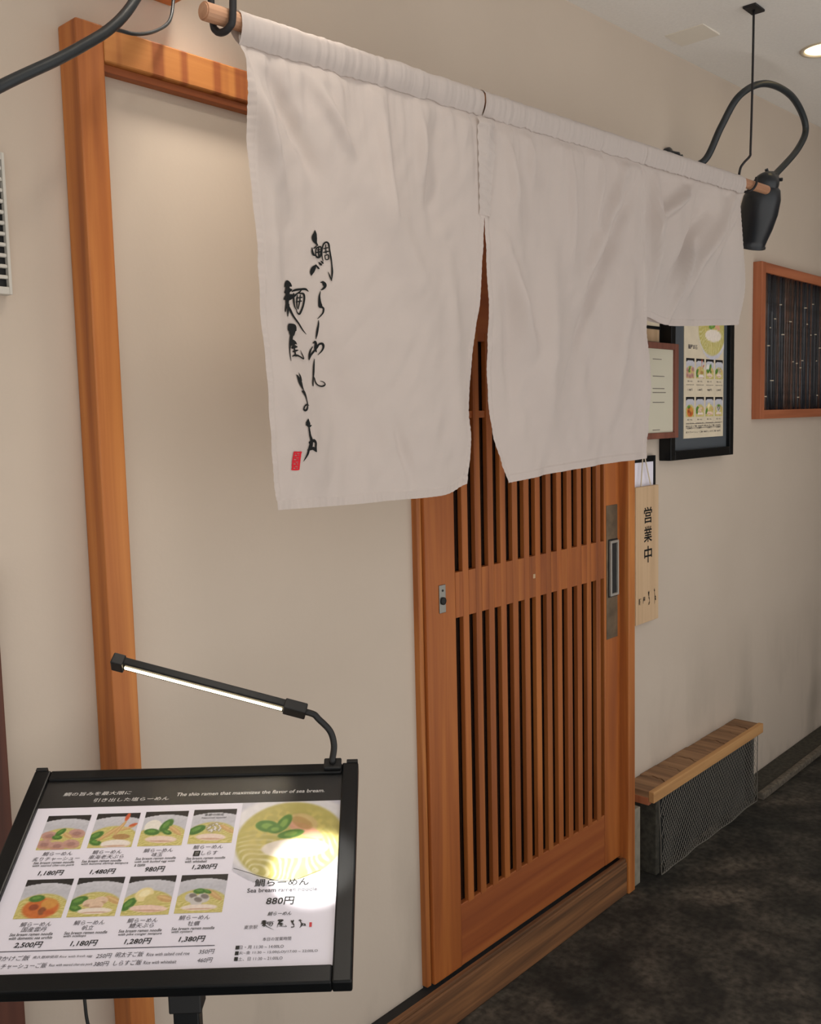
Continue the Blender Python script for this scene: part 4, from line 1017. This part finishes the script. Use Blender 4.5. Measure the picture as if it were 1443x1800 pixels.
for s, a, b_, y, h in (('卵かけご飯', -12, 50.6, 1679, 7.5), ('奥久慈卵使用 Rice with fresh egg', 55, 161, 1676, 4.8), ('250円', 167.5, 195, 1674.5, 7.0), ('明太子ご飯', 201, 251, 1672, 7.5), ('Rice with salted cod roe', 256, 332, 1671, 4.8), ('350円', 348, 376, 1667, 7.0),
                      ('炙りチャーシューご飯', -22, 80.7, 1692.5, 7.5), ('Rice with seared char-siu pork', 84, 161, 1690.5, 4.8), ('380円', 163, 190, 1688.5, 7.0), ('しらすご飯', 198, 248, 1686.5, 7.5), ('Rice with whitebait', 250.6, 309, 1685.5, 4.8), ('460円', 345.7, 372.6, 1682, 7.0)):
    W(tgx, s, a, b_, y, h, .2)
a = uv(-35, 1668.5); b_ = uv(376, 1657)
frame_box(tgx, BC + E3 * (LP + .0002), E1, E2, E3, a[0], b_[0], a[1] - .0005, a[1] + .0005, 0, .0001)
W(tb, '鯛らーめん', 447, 542.5, 1545, 13.0, 0, .012); W(tgx, EN, 433.7, 557, 1558, 7.0, 0, .01); W(tb, '880円', 467, 517, 1577.5, 13.0, .1, .012)
W(tgx, '東京駅', 428, 452, 1624, 6.0, .1, .0); W(tr_, '■', 543, 547.5, 1619.5, 7.0)
W(tgx, '本日の営業時間', 460.6, 511, 1644.5, 5.5)
for y, x in ((1660, 413), (1670, 412), (1680, 410.6)): W(tb, '■', x, x + 6.5, y, 5.5)
W(tgx, '日・月 11:30 ~ 14:00LO', 420, 498, 1658.6, 5.5); W(tgx, '火~金 11:30 ~ 15:00(LO)/17:00 ~ 22:00LO', 419, 558, 1667.5, 5.5); W(tgx, '土、日 11:30 ~ 21:00LO', 418, 496, 1679, 5.5)
def brushed(sel, xl, xr, y, hmm):
    '''a character of the shop's brush lettering, printed small'''
    ss = [st for st in STROKES if sel(sum(p[0] for p in st) / len(st), sum(p[1] for p in st) / len(st))]
    X = [p[0] for st in ss for p in st]; Yv = [p[1] for st in ss for p in st]
    a = uv(xl, y); b_ = uv(xr, y - 0.033 * (xr - xl)); k = hmm / 1000.0 / (max(Yv) - min(Yv)); kx = (b_[0] - a[0]) / (max(X) - min(X))
    ss = [[(p[0], p[1], p[2]) for p in st] for st in ss]
    ribbons(tb, ss, lambda x, yy: T(a[0] + (x - min(X)) * kx, a[1] + hmm / 2000.0 - (yy - min(Yv)) * k), 4)
brushed(lambda x, y: x < 400 and 420 < y < 700 + 0.5 * (x - 200) and not (y > 700 and x < 300), 457, 482, 1621, 15)
brushed(lambda x, y: x < 400 and 715 < y < 1000, 487, 503, 1618, 12)
brushed(lambda x, y: x < 400 and 1010 < y < 1310, 510, 518, 1618, 12)
brushed(lambda x, y: x < 400 and 1320 < y < 1640, 524, 537, 1618, 13)
W(tb, '鯛らーめん', 469, 512, 1600, 6.5, .3, .006)
# thin arc under the large bowl
ST = [[(u0 * 1e4 + 20, 165, 6), ((u0 + .2352) / 2 * 1e4, -80, 6), (0.21 * 1e4, 90, 6)]]
ribbons(tb, ST, lambda x, y: T(x / 1e4, v1_ + .018 + y / 1e4), 12)
obj('printed_text', tb, 'ink', poster, kind='stuff'); obj('printed_text', tgx, 'ink_grey', poster, kind='stuff'); obj('printed_text', tw, 'white_ink', poster, kind='stuff'); obj('printed_text', tr_, 'red_ink', poster, kind='stuff')
obj('cover_sheet', frame_box(NB(), BC, E1, E2, E3, -0.2342, 0.2342, -0.165, 0.171, -0.0050, -0.0040), 'cover', stand, label='clear glossy cover sheet')
# post, clip, foot
pc = BC - E3 * 0.022 + E1 * 0.055 - E2 * 0.13
px_ = Vector((0.645, -0.565, 0)) - Vector((E1.x, E1.y, 0)) * 0.012
back = Vector((E2.x, E2.y, 0)).normalized(); sd = Vector((E1.x, E1.y, 0)).normalized()
obj('post', frame_box(NB(), px_ + back * .05 + sd * 0.0, sd, back, Vector((0, 0, 1)), -0.017, 0.017, -0.012, 0.012, 0.02, 0.815, .002), 'black', stand)
obj('tilt_bracket', frame_box(NB(), px_ + back * .05, sd, back, Vector((0, 0, 1)), -0.0215, 0.0215, -0.016, 0.016, 0.775, 0.826, .002), 'black_soft', stand)
bm = NB(); q = px_ + back * .05 + sd * .0215
tube(bm, spline([q + Vector((0, 0, .815)), q + sd * .012 + Vector((0, 0, .812)), q + sd * .014 + Vector((0, 0, .802)), q + Vector((0, 0, .795))], 5), 0.0022, 6); obj('clip_ring', bm, 'steel', stand)
obj('foot_plate', frame_box(NB(), px_ + back * .05, sd, back, Vector((0, 0, 1)), -0.19, 0.19, -0.14, 0.14, 0.0, 0.02, .004), 'black', stand)
# power cord hanging from the board
bm = NB(); c0 = BC - E3 * .022 + E1 * (-0.09) - E2 * 0.165
tube(bm, spline([c0 + Vector((0, 0, .01)), c0 - Vector((0, 0, .03)), c0 + Vector((0.004, 0, -.07)), c0 + Vector((0.02, -.01, -.16)), c0 + Vector((.05, .0, -.4)), c0 + Vector((.06, 0.02, -.80))], 8), 0.0022, 6)
obj('power_cord', bm, 'black_soft', stand, smooth=True)

# ------------------------------------------------------------------ clip-on light bar on the stand
dep = (BC + E2 * HH - CAM).dot(FW)
def atd(x, y, k=1.0):
    return CAM + ray(x, y) * (dep * k / FPX)
A = atd(200, 1163, 1.0); Bp = atd(538, 1252, 1.0)
ld = (Bp - A).normalized(); ln = (Bp - A).length
tgt = BC - E2 * 0.05
mid = (A + Bp) / 2
dn = (tgt - mid); dn = (dn - ld * dn.dot(ld)).normalized()
sd2 = ld.cross(dn)
lamp = empty('clip_lamp', atd(585, 1340), 'black clip-on light bar on a bent neck above the menu', 'lamp')
obj('light_bar', frame_box(NB(), A, ld, sd2, dn, 0.0, ln * .90, -0.011, 0.011, -0.008, 0.005, .002), 'black', lamp)
obj('end_cap', frame_box(NB(), A, ld, sd2, dn, -0.002, 0.018, -0.0135, 0.0135, -0.010, 0.0095, .002), 'black_soft', lamp)
obj('neck_holder', frame_box(NB(), A, ld, sd2, dn, ln * .885, ln, -0.0125, 0.0125, -0.010, 0.008, .002), 'black_soft', lamp)
obj('light_strip', frame_box(NB(), A, ld, sd2, dn, 0.020, ln * .88, -0.0032, 0.0032, 0.0048, 0.0072, .001), 'led', lamp, label='glowing warm light strip')
pts = [Bp - ld * .01 , Bp + ld * .012, atd(560, 1264), atd(580, 1285), atd(587, 1310), atd(584, 1336, .995), BC + E1 * 0.219 + E2 * (HH - .004) + E3 * .006]
bm = NB(); tube(bm, spline(pts, 8), 0.0052, 10); obj('neck', bm, 'black_soft', lamp, smooth=True)
obj('clip', frame_box(NB(), BC, E1, E2, E3, 0.205, 0.233, HH - .018, HH + .004, 0.0002, 0.007, .002), 'black_soft', lamp)

bpy.data.objects.remove(_to)
